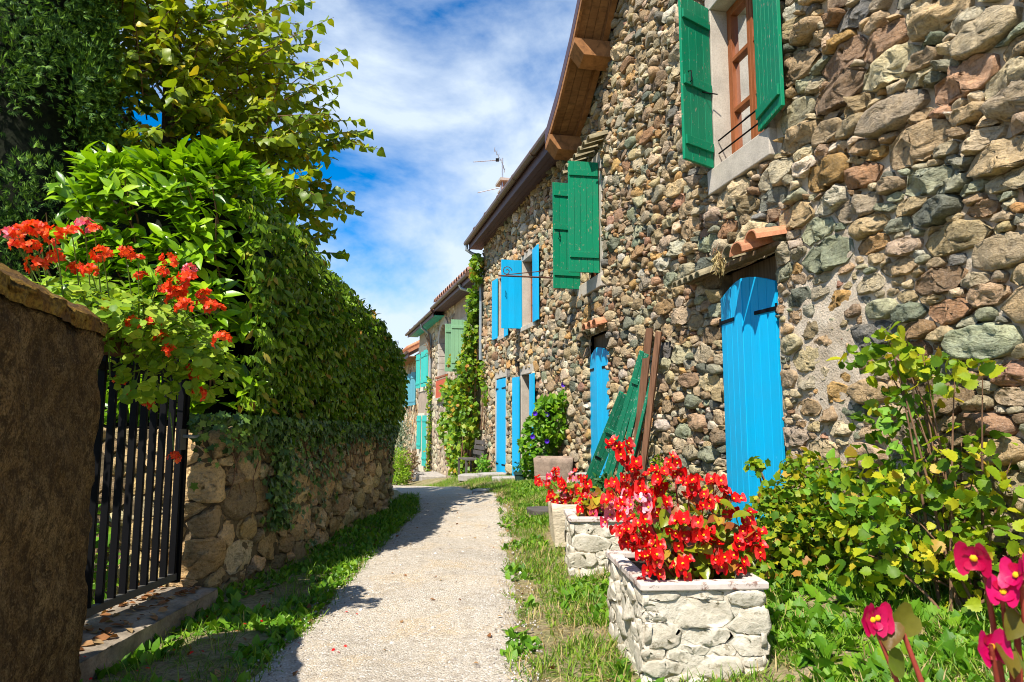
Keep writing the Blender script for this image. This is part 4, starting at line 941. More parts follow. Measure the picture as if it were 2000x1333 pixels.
# near pillar with sloping mossy coping
WP = Frame((-1.23, 1.04), (-1.83, 3.05)); LP = math.hypot(0.60, 2.01)
GP = thing('gate_pillar', WP(1.0, 0.3, 0), 'big dark roughcast pillar with sloping mossy coping beside the gate', 'pillar')
def rough_block(name, fr, s0, s1, o0, o1, z0, ztop, mat, parent, step=0.035, amp=0.012, round_=0.03):
    """closed block with displaced faces; ztop(o) gives the top"""
    import bmesh
    bm = bmesh.new(); ns, no, nz = int((s1 - s0) / step), int((o1 - o0) / step), int(1.6 / step)
    idx = {}
    def vert(i, j, k):
        if (i, j, k) not in idx:
            s = s0 + (s1 - s0) * i / ns; o = o0 + (o1 - o0) * j / no; zt = ztop(o); z = z0 + (zt - z0) * k / nz
            p = np.array(fr(s, o, z)); q = Vector((p[0] * 6, p[1] * 6, p[2] * 6))
            e = amp * mnoise.noise(q) + amp * 0.6 * mnoise.noise(q * 3.3)
            ws = (1 if i == ns else -1 if i == 0 else 0); wo = (1 if j == no else -1 if j == 0 else 0)
            r = round_ * 0.45 if (ws and wo) else 0
            p = fr(s + ws * (e - r), o + wo * (e - r), z + (e if k == nz else 0) - (round_ * 0.5 if (k == nz and (ws or wo)) else 0))
            idx[(i, j, k)] = bm.verts.new(p - np.array(WL[parent.name]))
        return idx[(i, j, k)]
    for i in range(ns):
        for k in range(nz):
            for j in (0, no): bm.faces.new([vert(i, j, k), vert(i + 1, j, k), vert(i + 1, j, k + 1), vert(i, j, k + 1)])
        for j in range(no): bm.faces.new([vert(i, j, nz), vert(i + 1, j, nz), vert(i + 1, j + 1, nz), vert(i, j + 1, nz)])
    for j in range(no):
        for k in range(nz):
            for i in (0, ns): bm.faces.new([vert(i, j, k), vert(i, j + 1, k), vert(i, j + 1, k + 1), vert(i, j, k + 1)])
    bmesh.ops.recalc_face_normals(bm, faces=bm.faces)
    me = bpy.data.meshes.new(name); bm.to_mesh(me); bm.free(); me.materials.append(mat)
    me.polygons.foreach_set('use_smooth', np.ones(len(me.polygons), dtype=bool))
    return _reg(bpy.data.objects.new(name, me), parent, None)
rough_block('pillar_body', WP, 0, LP, 0.0, 0.52, -0.1, lambda o: 1.60 + min(o, 0.26) * 0.5, M['pillar'], GP, 0.03, 0.022, 0.05)
rough_block('coping', WP, -0.02, LP + 0.012, -0.012, 0.55, 1.585, lambda o: 1.650 + (0.15 * min(max(o, 0) / 0.26, 1)) - 0.12 * max(0, o - 0.28), M['coping'], GP, 0.03, 0.03, 0.06)

# gate
WG = Frame((-2.32, 3.25), (-2.235, 4.70)); GL = 1.452
GT = thing('iron_gate', WG(0.9, 0, 0.16), 'black barred iron gate between the pillar and the garden wall', 'gate')
MB().fbox(WG, 0, GL, -0.02, 0.02, 0.17, 0.215).build('bottom_rail', M['gate_rail'], GT, bevel=0.003)
MB().fbox(WG, 0, GL, -0.02, 0.02, 1.50, 1.545).build('top_rail', M['iron'], GT, bevel=0.003)
for k in range(14):
    s = 0.04 + k * (GL - 0.10) / 13
    MB().fbox(WG, s - 0.009, s + 0.009, -0.022, 0.022, 0.215, 1.74 + 0.0 * k).build('bar', M['iron'], GT, bevel=0.002)
MB().fbox(WG, GL - 0.035, GL, -0.03, 0.03, 0.15, 1.80).build('gate_stile', M['iron'], GT, bevel=0.003)
MB().fbox(WG, GL - 0.11, GL - 0.035, -0.035, -0.02, 1.02, 1.16).build('lock_plate', M['gate_rail'], GT, bevel=0.003)
MB().tube([WG(GL - 0.075, -0.03, 1.11), WG(GL - 0.075, -0.075, 1.11), WG(GL - 0.02, -0.08, 1.105), WG(GL + 0.03, -0.08, 1.11)], 0.011, 8).build('handle', M['zinc'], GT)
SP = thing('door_step', (-2.1, 4.0, 0), 'worn grey stone step under the iron gate', 'step')
WS_ = Frame((-2.02, 2.9), (-1.97, 4.72))
rough_block('step_stone', WS_, 0, 1.82, -0.02, 0.50, -0.15, lambda o: 0.115, M['step'], SP, 0.04, 0.010, 0.02)

# flower box on the gate
FB = thing('flower_box', WG(0.55, -0.12, 1.55), 'dark flower box hung on the gate top under the geraniums', 'flower box')
WF = Frame((-2.16, 3.15), (-2.10, 4.25))
MB().fbox(WF, 0, 1.1, 0.0, 0.012, 1.58, 1.74).fbox(WF, 0, 1.1, 0.15, 0.162, 1.58, 1.74).fbox(WF, 0, 0.012, 0.012, 0.15, 1.58, 1.74).fbox(WF, 1.088, 1.1, 0.012, 0.15, 1.58, 1.74).fbox(WF, 0.012, 1.088, 0.012, 0.15, 1.58, 1.60).build('trough', M['board'], FB)
MB().fbox(WF, 0.012, 1.088, 0.012, 0.15, 1.60, 1.72).build('soil', M['soil'], FB)

# ------------------------------------------------------------------ planters
def planter(name, c, rz, wd, dp, h, z0, label, loc_group='cast stone planters along the verge'):
    T_ = thing(name, (c[0], c[1], z0), label, 'planter', loc_group)
    ca, sa = math.cos(rz), math.sin(rz)
    def P(x, y): return (c[0] + x * ca - y * sa, c[1] + x * sa + y * ca)
    cs = [P(wd / 2, -dp / 2), P(-wd / 2, -dp / 2), P(-wd / 2, dp / 2), P(wd / 2, dp / 2)]
    body = None
    for k in range(4):
        A, B = cs[k], cs[(k + 1) % 4]; fr = Frame(A, B); Ln = math.dist(A, B); mf = frame_map(fr)
        def mp_(a, o, b, mf=mf): return mf(a, o, np.asarray(b) + z0)
        pn = sheet(T_, 'side_panel', mp_, 0.0, round(Ln, 2), -0.06, round(h - 0.03, 2), 0.03, [], M['cast'], 0.006)
        S, R_ = pack(0.0, Ln, -0.03, h - 0.04, lambda a, b: 0.040, 2.5, [(1.35, 300), (0.95, 700), (0.5, 900)], 31 + k + int(c[1] * 7))
        cl = cells(S, R_, 2.5, [], (-0.02, Ln + 0.02, -0.06, h - 0.035))
        lay(pn, cl, mp_, PAL_PALE, 80, style='rough', hf=lambda a, b: 0.022, gapf=lambda a, b: 0.002, Mn=16, part='relief_stone', rest='relief_chips', mat=M['cast'], rnd_k=0.1)
    MB().hexa([(*P(x, y), z0 - 0.05) for x, y in ((-wd / 2 + .03, -dp / 2 + .03), (wd / 2 - .03, -dp / 2 + .03), (wd / 2 - .03, dp / 2 - .03), (-wd / 2 + .03, dp / 2 - .03))] +
              [(*P(x, y), z0 + h - 0.05) for x, y in ((-wd / 2 + .03, -dp / 2 + .03), (wd / 2 - .03, -dp / 2 + .03), (wd / 2 - .03, dp / 2 - .03), (-wd / 2 + .03, dp / 2 - .03))]).build('soil', M['soil'], T_)
    e, q, t = 0.022, 0.055, 0.035
    o_ = [(-wd / 2 - e, -dp / 2 - e), (wd / 2 + e, -dp / 2 - e), (wd / 2 + e, dp / 2 + e), (-wd / 2 - e, dp / 2 + e)]
    i_ = [(-wd / 2 + q, -dp / 2 + q), (wd / 2 - q, -dp / 2 + q), (wd / 2 - q, dp / 2 - q), (-wd / 2 + q, dp / 2 - q)]
    for k in range(4):
        a, b = k, (k + 1) % 4
        MB().hexa([(*P(*o_[a]), z0 + h - t), (*P(*o_[b]), z0 + h - t), (*P(*i_[b]), z0 + h - t), (*P(*i_[a]), z0 + h - t),
                   (*P(*o_[a]), z0 + h), (*P(*o_[b]), z0 + h), (*P(*i_[b]), z0 + h), (*P(*i_[a]), z0 + h)]).build('rim', M['rim'], T_, bevel=0.007)
    return T_
planter('stone_planter', (0.865, 3.66), 0.06, 0.56, 0.78, 0.45, g1(0.885, 3.66) - 0.03, 'nearest pale cast stone planter holding the biggest red begonia')
planter('stone_planter', (0.70, 5.66), 0.0, 0.48, 0.50, 0.41, g1(0.7, 5.66) - 0.02, 'middle cast stone planter with dark lichen stains between two others')
# hewn trough of pale stone (third along the verge)
def hollow_block(name, c, rz, wd, dp, h, z0, wall, mat, label, cat, group=None, taper=0.03, soil=True, amp=0.01):
    T_ = thing(name, (c[0], c[1], z0), label, cat, group); ca, sa = math.cos(rz), math.sin(rz)
    def P(x, y, z): return (c[0] + x * ca - y * sa, c[1] + x * sa + y * ca, z)
    V = []; F = []; n = 12
    def ring(hw, hd, z, am):
        r = []
        for (x0, y0), (x1, y1) in (((-hw, -hd), (hw, -hd)), ((hw, -hd), (hw, hd)), ((hw, hd), (-hw, hd)), ((-hw, hd), (-hw, -hd))):
            for k in range(n):
                x, y = x0 + (x1 - x0) * k / n, y0 + (y1 - y0) * k / n
                e = am * mnoise.noise(Vector((x * 9, y * 9, z * 9 + c[1]))); l = math.hypot(x, y) + 1e-6
                r.append(len(V)); V.append(P(x + x / l * e, y + y / l * e, z + e * 0.6))
        return r
    rs = [ring(wd / 2 - taper * (1 - q / 6), dp / 2 - taper * (1 - q / 6), z0 + h * q / 6, amp) for q in range(7)]
    rs += [ring(wd / 2 - 0.012, dp / 2 - 0.012, z0 + h + 0.012, amp), ring(wd / 2 - wall, dp / 2 - wall, z0 + h + 0.008, amp), ring(wd / 2 - wall - 0.01, dp / 2 - wall - 0.01, z0 + h * 0.5, 0)]
    for a, b in zip(rs[:-1], rs[1:]):
        for k in range(4 * n): F.append((a[k], a[(k + 1) % (4 * n)], b[(k + 1) % (4 * n)], b[k]))
    mk('body', V, F, mat, T_, smooth=True)
    if soil:
        hw, hd = wd / 2 - wall + 0.006, dp / 2 - wall + 0.006
        MB().add([P(-hw, -hd, z0 + h - 0.05), P(hw, -hd, z0 + h - 0.05), P(hw, hd, z0 + h - 0.05), P(-hw, hd, z0 + h - 0.05)], [(0, 1, 2, 3)]).build('soil', M['soil'], T_)
    return T_
hollow_block('stone_planter', (0.66, 6.72), 0.02, 0.60, 0.72, 0.37, 0.07, 0.05, M['tooled'], 'third planter along the verge, hewn from smooth cream stone', 'planter', 'cast stone planters along the verge')
hollow_block('stone_planter', (0.85, 1.05), 0.1, 0.55, 0.60, 0.45, g1(0.85, 1.05) - 0.02, 0.06, M['cast'], 'planter with magenta begonias at the near corner beside the viewer', 'planter', 'cast stone planters along the verge')
hollow_block('stone_trough', (0.68, 11.15), -0.12, 0.62, 0.62, 0.44, g1(0.6, 11.1) - 0.04, 0.07, M['trough'], 'old lichen stained stone trough below the morning glory', 'trough')

# pot, slabs, bench, small stones
def lathe(prof, c, n=18):
    V = []; F = []
    for r, z in prof: V += [(c[0] + r * math.cos(2 * math.pi * k / n), c[1] + r * math.sin(2 * math.pi * k / n), z) for k in range(n)]
    for i in range(len(prof) - 1):
        for k in range(n): F.append((i * n + k, i * n + (k + 1) % n, (i + 1) * n + (k + 1) % n, (i + 1) * n + k))
    return V, F
pc = (0.16, 12.75); pz = g1(*pc)
POT = thing('flower_pot', (*pc, pz), 'small dark green pot beside the blue door leaf', 'pot')
V, F = lathe([(0.0, pz - 0.01), (0.085, pz - 0.01), (0.12, pz + 0.17), (0.135, pz + 0.17), (0.135, pz + 0.21), (0.118, pz + 0.21), (0.11, pz + 0.15), (0.0, pz + 0.15)], pc)
mk('pot_body', V, F, M['pot'], POT, smooth=False)
def slab(name, c, sx, sy, h, rz, mat, label, cat, group=None, dz=0.0):
    z = g1(*c) + dz; o = MB(); n = 9; V = []; rr = random.Random(int(c[0] * 100) + int(c[1] * 31))
    r = [rr.uniform(0.8, 1.05) for _ in range(n)]
    pts = []
    for k in range(n):
        a = 2 * math.pi * k / n; ex = abs(math.cos(a)) ** 0.6 * math.copysign(1, math.cos(a)); ey = abs(math.sin(a)) ** 0.6 * math.copysign(1, math.sin(a))
        x, y = ex * sx / 2 * r[k], ey * sy / 2 * r[k]; pts.append((c[0] + x * math.cos(rz) - y * math.sin(rz), c[1] + x * math.sin(rz) + y * math.cos(rz)))
    V = [(x, y, z - 0.06) for x, y in pts] + [(x, y, z + h + rr.uniform(-.006, .006)) for x, y in pts]
    F = [tuple(range(n, 2 * n))] + [(k, (k + 1) % n, n + (k + 1) % n, n + k) for k in range(n)]
    ob = mk(name, V, F, mat, None, loc=(c[0], c[1], z)); b = ob.modifiers.new('bevel', 'BEVEL'); b.width = 0.012; b.segments = 2
    return tag(ob, label, cat, group)
slab('slate_slab', (0.36, 8.35), 0.36, 0.5, 0.03, 0.3, M['slate'], 'flat dark slate lying on the grass by the cream planter', 'slab')
slab('paving_slab', (-0.35, 15.6), 0.9, 0.7, 0.07, 0.2, M['slab'], 'pale doorstep slab in front of the closed blue door', 'slab', 'slabs before the blue doors')
slab('paving_slab', (-0.10, 14.2), 0.7, 0.6, 0.06, 0.2, M['slab'], 'pale slab in the grass before the open blue door', 'slab', 'slabs before the blue doors')
slab('paving_slab', (-0.85, 15.9), 0.8, 0.6, 0.06, 0.0, M['slab'], 'pale slab lying toward the bench in the grass', 'slab', 'slabs before the blue doors')
slab('paving_slab', (-0.42, 12.2), 0.55, 0.45, 0.02, 0.0, M['slab'], 'flat pale stone sunk at the lane edge', 'slab', 'slabs before the blue doors')
slab('stone_block', (1.10, 10.15), 0.34, 0.3, 0.16, 0.4, M['slab'], 'rough pale block by the foot of the green boards', 'stone', dz=0.02)
slab('stone_block', (0.52, 10.75), 0.25, 0.2, 0.12, 0.1, M['trough'], 'small brownish block propping the stone trough', 'stone')
WB = Frame((-0.72, 17.2), (-1.02, 18.15))
BN = thing('garden_bench', WB(0.4, 0.2, g1(-1.0, 17.6)), 'dark weathered bench by the vine under the wall', 'bench')
bz = g1(-1.0, 17.6)
for k in range(3): MB().fbox(WB, 0.0, 0.95, 0.05 + k * 0.13, 0.16 + k * 0.13, bz + 0.40, bz + 0.43).build('seat_slat', M['slate'], BN)
for k in range(3): MB().fbox(WB, 0.0, 0.95, -0.02 - 0.02 * k, 0.01 - 0.02 * k, bz + 0.52 + k * 0.13, bz + 0.62 + k * 0.13).build('back_slat', M['slate'], BN)
for s in (0.06, 0.86):
    for o in (0.06, 0.38): MB().fbox(WB, s, s + 0.05, o, o + 0.05, bz - 0.05, bz + 0.40).build('leg', M['slate'], BN)
    MB().fbox(WB, s, s + 0.04, -0.06, -0.025, bz + 0.40, bz + 0.92).build('back_post', M['slate'], BN)
pz = g1(-3.55, 25.6)
BO = thing('stone_bollard', (-3.55, 25.6, pz), 'short grey stone post by the far house steps', 'bollard')
V, F = lathe([(0.0, pz - 0.1), (0.32, pz - 0.1), (0.32, pz + 0.12), (0.11, pz + 0.14), (0.09, pz + 0.45), (0.0, pz + 0.47)], (-3.55, 25.6), 12); mk('post', V, F, M['slab'], BO)

# boards leaning on the wall: unhinged green shutters and old planks
def leaning(name, foot, head, wd, th, mat, label, cat, roll=0.0, n=1, battens=(), group='boards leaning on the stone wall'):
    f, h = Vector(foot), Vector(head); ax = (h - f); Ln = ax.length; ax.normalize()
    nw = Vector((-0.55, -0.83, 0)); sd = ax.cross(nw).normalized(); nn = sd.cross(ax).normalized()
    R = Matrix.Rotation(roll, 3, ax); sd = R @ sd; nn = R @ nn
    T_ = thing(name, foot, label, cat, group)
    def bx(a0, a1, s0, s1, t0, t1):
        g = lambda a, s, t: tuple(f + ax * a + sd * s + nn * t)
        return [g(a0, s0, t0), g(a0, s1, t0), g(a0, s1, t1), g(a0, s0, t1), g(a1, s0, t0), g(a1, s1, t0), g(a1, s1, t1), g(a1, s0, t1)]
    for k in range(n):
        s0 = -wd / 2 + k * wd / n; MB().hexa(bx(0.012 * (k % 2), Ln - 0.01 * (k % 3), s0 + 0.001, s0 + wd / n - 0.001, -th / 2, th / 2)).build('plank', mat, T_, bevel=0.003)
    for q in battens: MB().hexa(bx(Ln * q - 0.03, Ln * q + 0.03, -wd / 2 + 0.02, wd / 2 - 0.02, th / 2, th / 2 + 0.02)).build('batten', mat, T_, bevel=0.003)
    if n > 1:
        MB().hexa(bx(Ln * 0.32, Ln * 0.34, -wd * 0.35, wd * 0.1, th / 2, th / 2 + 0.008)).build('hinge', M['iron'], T_)
    return T_
def on_wall(px, py, off):
    """point off metres in front of the house wall, from its bearing seen from the lane"""
    u = (px - 1000) / 1333; v = (666.5 - py) / 1333; d = np.array([u, math.cos(PITCH) - v * math.sin(PITCH), math.sin(PITCH) + v * math.cos(PITCH)])
    return tuple(CAM + d * (np.dot(W1(0, off, 0) - CAM, W1.n) / np.dot(d, W1.n)))
leaning('old_shutter', on_wall(1148, 952, 0.42), on_wall(1222, 770, 0.16), 0.17, 0.03, M['green_old'], 'short pale worn green shutter lowest in the leaning stack', 'shutter', 0.3, 3, (0.62,))
leaning('old_shutter', on_wall(1178, 960, 0.42), on_wall(1259, 688, 0.14), 0.125, 0.03, M['green_old'], 'widest long peeling green shutter leaning on the wall', 'shutter', 0.1, 2, (0.8,))
leaning('old_shutter', on_wall(1203, 955, 0.36), on_wall(1265, 702, 0.10), 0.07, 0.03, M['green_old'], 'narrow green board just behind the long green shutter', 'shutter', -0.1, 1)
leaning('old_shutter', on_wall(1224, 945, 0.30), on_wall(1281, 705, 0.10), 0.04, 0.025, M['green_old'], 'thin green strip lying across the brown planks', 'shutter', -0.2, 1)
leaning('old_plank', on_wall(1236, 940, 0.24), on_wall(1269, 642, 0.09), 0.09, 0.03, M['board'], 'longer brown plank behind the green leaning shutters', 'plank', 0.0)
leaning('old_plank', on_wall(1253, 935, 0.22), on_wall(1287, 648, 0.09), 0.075, 0.03, M['board'], 'brown plank nearest the viewer in the leaning stack', 'plank', -0.2)
# ------------------------------------------------------------------ leaves and flowers
def leaf_T(ws, fold=0.25, curl=0.25, tips=True, wave=0.0):
    """rows along +Y (length 1), midrib folded; ws: half widths of the inner rows"""
    n = len(ws); ts = np.linspace(0, 1, n + 2); V = []; F = []
    def z(t): return -curl * t * t
    V.append((0, 0, 0))
    for k, wv in enumerate(ws):
        t = ts[k + 1]; wz = wave * (1 if k % 2 else -1)
        V += [(-wv, t, z(t) + fold * wv + wz), (0, t, z(t)), (wv, t, z(t) + fold * wv - wz)]
    V.append((0, 1, z(1))); e = len(V) - 1
    F += [(0, 2, 1), (0, 3, 2)]
    for k in range(n - 1):
        a = 1 + 3 * k; b = a + 3
        F += [(a, a + 1, b + 1), (a, b + 1, b), (a + 1, a + 2, b + 2), (a + 1, b + 2, b + 1)]
    a = 1 + 3 * (n - 1); F += [(a, a + 1, e), (a + 1, a + 2, e)]
    return np.array(V, float), np.array(F, np.int32)
def fan_T(out, cy=0.4, cup=0.15, curl=0.2):
    """lobed leaf: outline points (x,y) round a centre"""
    V = [(0, cy, -cup * 0.3)] + [(x, y, cup * (abs(x) * 0.6) - curl * max(0, y) ** 2) for x, y in out]
    n = len(out); return np.array(V, float), np.array([(0, 1 + k, 1 + (k + 1) % n) for k in range(n)], np.int32)
T_LAUREL = leaf_T([0.10, 0.165, 0.17, 0.10], 0.35, 0.22)
T_LIME = leaf_T([0.40, 0.46, 0.36, 0.17], 0.30, 0.30, wave=0.03)
T_SMALL = leaf_T([0.30, 0.26], 0.3, 0.25)
T_BLADE = leaf_T([0.035, 0.028], 0.3, 0.35)
T_OLIVE = leaf_T([0.10, 0.09], 0.2, 0.1)
def lobes(n, r0, r1, cy=0.45, a0=-0.5 * math.pi, notch=0.15):
    o = []
    for k in range(2 * n + 1):
        t = k / (2 * n); a = a0 + notch + t * (2 * math.pi - 2 * notch); r = r1 if k % 2 else r0
        o.append((r * math.cos(a), cy + r * math.sin(a)))
    return [(0, 0.0)] + o
T_IVY = fan_T(lobes(5, 0.30, 0.52), 0.42, 0.1, 0.2)
T_VINE = fan_T(lobes(5, 0.38, 0.54), 0.42, 0.2, 0.35)
T_HAZEL = fan_T([(0, 0)] + [(s_ * x, y) for s_, o_ in ((1, 1), (-1, -1)) for x, y in [(0.22, 0.00), (0.32, 0.10), (0.42, 0.12), (0.40, 0.24), (0.50, 0.32), (0.43, 0.42), (0.50, 0.54), (0.38, 0.58), (0.40, 0.72), (0.26, 0.74), (0.22, 0.88), (0.10, 0.88)][::o_]][:12] + [(0, 1.06)] + [(-x, y) for x, y in [(0.22, 0.00), (0.32, 0.10), (0.42, 0.12), (0.40, 0.24), (0.50, 0.32), (0.43, 0.42), (0.50, 0.54), (0.38, 0.58), (0.40, 0.72), (0.26, 0.74), (0.22, 0.88), (0.10, 0.88)]][::-1], 0.45, 0.35, 0.3)
T_GER = fan_T(lobes(6, 0.46, 0.54, notch=0.25), 0.42, 0.25, 0.1)
T_BEG = fan_T([(0, 0), (0.30, -0.06), (0.50, 0.12), (0.52, 0.36), (0.42, 0.62), (0.22, 0.86), (0, 1.02), (-0.20, 0.84), (-0.36, 0.60), (-0.42, 0.36), (-0.38, 0.12), (-0.2, -0.04)], 0.42, 0.45, 0.35)
T_HEART = fan_T([(0, 0.03), (0.26, -0.12), (0.44, 0.05), (0.44, 0.30), (0.28, 0.62), (0, 1.0), (-0.28, 0.62), (-0.44, 0.30), (-0.44, 0.05), (-0.26, -0.12)], 0.35, 0.25, 0.25)
def spray_T():
    V = []; F = []
    for k in range(5):
        a = (k - 2) * 0.42; l = 1.0 - 0.16 * abs(k - 2); w_ = 0.075; b = len(V); d = (math.sin(a), math.cos(a)); p = (d[1], -d[0])
        V += [(0, 0, 0), (d[0] * l * .5 + p[0] * w_, d[1] * l * .5 + p[1] * w_, .04), (d[0] * l, d[1] * l, -0.1 * l), (d[0] * l * .5 - p[0] * w_, d[1] * l * .5 - p[1] * w_, .04)]
        F += [(b, b + 1, b + 2), (b, b + 2, b + 3)]
    return np.array(V, float), np.array(F, np.int32)
T_SPRAY = spray_T()

def unit(v): return v / (np.linalg.norm(v, axis=-1, keepdims=True) + 1e-9)
def basis(A, N):
    """columns x, y(axis), z(normal)"""
    y = unit(A); x = unit(np.cross(y, N)); z = np.cross(x, y); return np.stack([x, y, z], -1)
def jit(n, s=1.0): return rng.normal(0, s, (n, 3))
def foliage(parent, T, P, A, N, S, mat, n_parts=0, part='leaf', rest='foliage', front=None):
    """leaves of one template: the n_parts that show largest become parts, the rest one joined part"""
    P = np.asarray(P, float); B = basis(np.asarray(A, float), np.asarray(N, float)); S = np.asarray(S, float); n = len(P)
    order = np.arange(n)
    if n_parts:
        uv, fw = project(P); key = S / np.maximum(fw, 0.3); key = np.where(in_frame(uv, fw), key, -1)
        if front is not None: key = key * front
        order = np.argsort(-key)
        me = mesh_np(part, T[0], T[1], mat, True); pl = np.array(WL[parent.name])
        for i in order[:n_parts]:
            o = bpy.data.objects.new(part, me); COL.objects.link(o); o.parent = parent
            m4 = Matrix([[*(B[i][r] * S[i]), P[i][r] - pl[r]] for r in range(3)] + [[0, 0, 0, 1]]); o.matrix_local = m4
            WL[o.name] = Vector(P[i])
        order = order[n_parts:]
    if len(order):
        Vt, Ft = T; Pv = P[order][:, None, :] + np.einsum('nij,kj->nki', B[order], Vt) * S[order][:, None, None]
        Fv = (Ft[None] + (np.arange(len(order)) * len(Vt))[:, None, None]).reshape(-1, 3)
        o = mk_np(rest, Pv.reshape(-1, 3), Fv, mat, parent); tag(o, kind='stuff'); return o

def twig_mesh(parent, name, lines, mat, n=5):
    m = MB()
    for pts, r in lines: m.tube(pts, r, n, caps=False)
    o = m.build(name, mat, parent, smooth=True)
    if len(lines) > 1: tag(o, kind='stuff')
    return o

# ---- laurel hedge
HG = thing('laurel_hedge', (-2.6, 7.5, 1.1), 'tall clipped laurel hedge growing over the garden wall', 'hedge')
A0 = 1.45                                       # place along the wall where the hedge end stands
def hedge_top(a): return 3.22 - 0.135 * np.clip(a - A0 - 0.3, 0, 6.5)
def hedge_pt(a, o, b): return gw(a, o, b)
def hump(P, amp=0.10, sc=1.7):
    return np.array([mnoise.noise(Vector(p) * sc) for p in P])[:, None] * amp
L_ = GW_LEN - 0.9
shoots = []                                     # (pos, normal)
def lane_face(n):
    a = rng.uniform(A0 + 0.40, L_, n); t = rng.uniform(0, 1, n) ** 0.9; top = hedge_top(a); b = 1.12 + t * (top - 1.12)
    o = 0.02 + 0.10 * np.sin(np.clip((b - 1.1) / (top - 1.1), 0, 1) * math.pi) - 0.30 * np.clip((b - top + 0.35) / 0.35, 0, 1) ** 2
    P = hedge_pt(a, o, b); Q = hedge_pt(a, o + 0.1, b); Nn = unit(Q - P); Nn[:, 2] += 1.6 * np.clip((b - top + 0.35) / 0.35, 0, 1); return P, unit(Nn)
def top_face(n):
    a = rng.uniform(A0 + 0.5, L_, n); o = -rng.uniform(0.15, 1.3, n); b = hedge_top(a) + 0.03 - 0.10 * np.abs(o + 0.7); P = hedge_pt(a, o, b); return P, np.tile([0, 0, 1.0], (n, 1)) + jit(n, 0.1)
def end_face(n):
    x = rng.uniform(-3.40, -2.02, n); b = rng.uniform(1.15, 3.22, n); y = 5.02 + 0.30 * np.clip((b - 2.9) / 0.35, 0, 1) ** 2 + 0.25 * np.clip((x + 2.35) / 0.2, 0, 1) ** 2
    P = np.column_stack([x, y, b]); Nn = np.column_stack([0.7 * np.clip((x + 2.5) / 0.4, 0, 1), -np.ones(n), 0.9 * np.clip((b - 2.85) / 0.4, 0, 1)]); return P, unit(Nn)
def end_top(n):
    x = rng.uniform(-3.40, -2.2, n); y = rng.uniform(5.1, 6.4, n); return np.column_stack([x, y, 3.2 + 0 * x]), np.tile([0, 0, 1.0], (n, 1))
def whorls(Pn, k, len0, len1, upw, spread, droop=0.0):
    P, Nn = Pn; n = len(P); P = P + Nn * hump(P, 0.05 if droop > 0 else 0.10) - Nn * rng.uniform(0, 0.12, n)[:, None]
    D = unit(Nn * 0.8 + np.array([0, 0, upw]) + jit(n, 0.28)); ref = unit(np.cross(D, np.tile([0.3, 0.2, 1.0], (n, 1)))); r2 = np.cross(D, ref)
    Ps, As, Ns, Ss = [], [], [], []
    for q in range(k):
        az = q * 2.4 + rng.uniform(0, 0.6, n); rad = ref * np.cos(az)[:, None] + r2 * np.sin(az)[:, None]
        ang = spread * rng.uniform(0.7, 1.3, n)[:, None]
        A = unit(D * np.cos(ang) + rad * np.sin(ang) + np.array([0, 0, -droop])); As.append(A); Ns.append(D * 0.9 - rad * 0.35 + jit(n, 0.12))
        Ps.append(P + D * (0.018 * q)); Ss.append(rng.uniform(len0, len1, n))
    return np.vstack(Ps), np.vstack(As), np.vstack(Ns), np.concatenate(Ss)
def corner_free(q):
    k = ~((q[0][:, 0] > -2.05) & (q[0][:, 1] < 5.0)); return [v[k] for v in q]
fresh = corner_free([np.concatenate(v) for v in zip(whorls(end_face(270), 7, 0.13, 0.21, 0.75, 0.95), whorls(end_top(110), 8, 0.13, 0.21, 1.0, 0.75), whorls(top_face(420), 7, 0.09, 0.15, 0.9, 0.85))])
foliage(HG, T_LAUREL, *fresh, M['laurel'], 200, rest='sunlit_fresh_leaves', front=np.where(fresh[0][:, 1] < 5.6, 1.6, 1.0))  # young growth in the brighter tone of the sunlit end and top
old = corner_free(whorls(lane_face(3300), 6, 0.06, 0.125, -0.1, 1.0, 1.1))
foliage(HG, T_LAUREL, *old, M['laurel_old_shaded'], 100, rest='shaded_clipped_leaves')  # lane side leaves take the darker tone that carries its shade
# near-black solid core filling the hedge
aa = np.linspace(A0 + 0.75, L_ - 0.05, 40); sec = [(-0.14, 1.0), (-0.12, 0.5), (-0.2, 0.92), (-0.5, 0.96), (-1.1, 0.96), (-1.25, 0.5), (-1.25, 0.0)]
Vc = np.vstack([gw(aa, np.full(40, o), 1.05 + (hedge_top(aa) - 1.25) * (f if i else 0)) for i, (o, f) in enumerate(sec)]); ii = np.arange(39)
mk_np('dark_core', Vc, np.vstack([np.stack([ii + r * 40, ii + 1 + r * 40, ii + 1 + (r + 1) * 40, ii + (r + 1) * 40], 1) for r in range(len(sec) - 1)]), M['core'], HG)
MB().hexa([(-3.3, 5.3, 1.0), (-2.35, 5.28, 1.0), (-2.2, 6.3, 1.0), (-3.3, 6.4, 1.0), (-3.25, 5.35, 3.0), (-2.45, 5.35, 3.0), (-2.3, 6.3, 2.95), (-3.25, 6.4, 2.95)]).build('dark_core', M['core'], HG)
lines = []
for k in range(34):
    x = rng.uniform(-3.5, -2.25); y = 5.2; z = rng.uniform(1.2, 2.6); lines.append(([(x, y + 0.08, z), (x + rng.normal(0, .04), y - 0.08, z + 0.22), (x + rng.normal(0, .07), y - 0.22, z + 0.5)], [0.010, 0.008, 0.004]))
twig_mesh(HG, 'branches', lines, M['twig'])

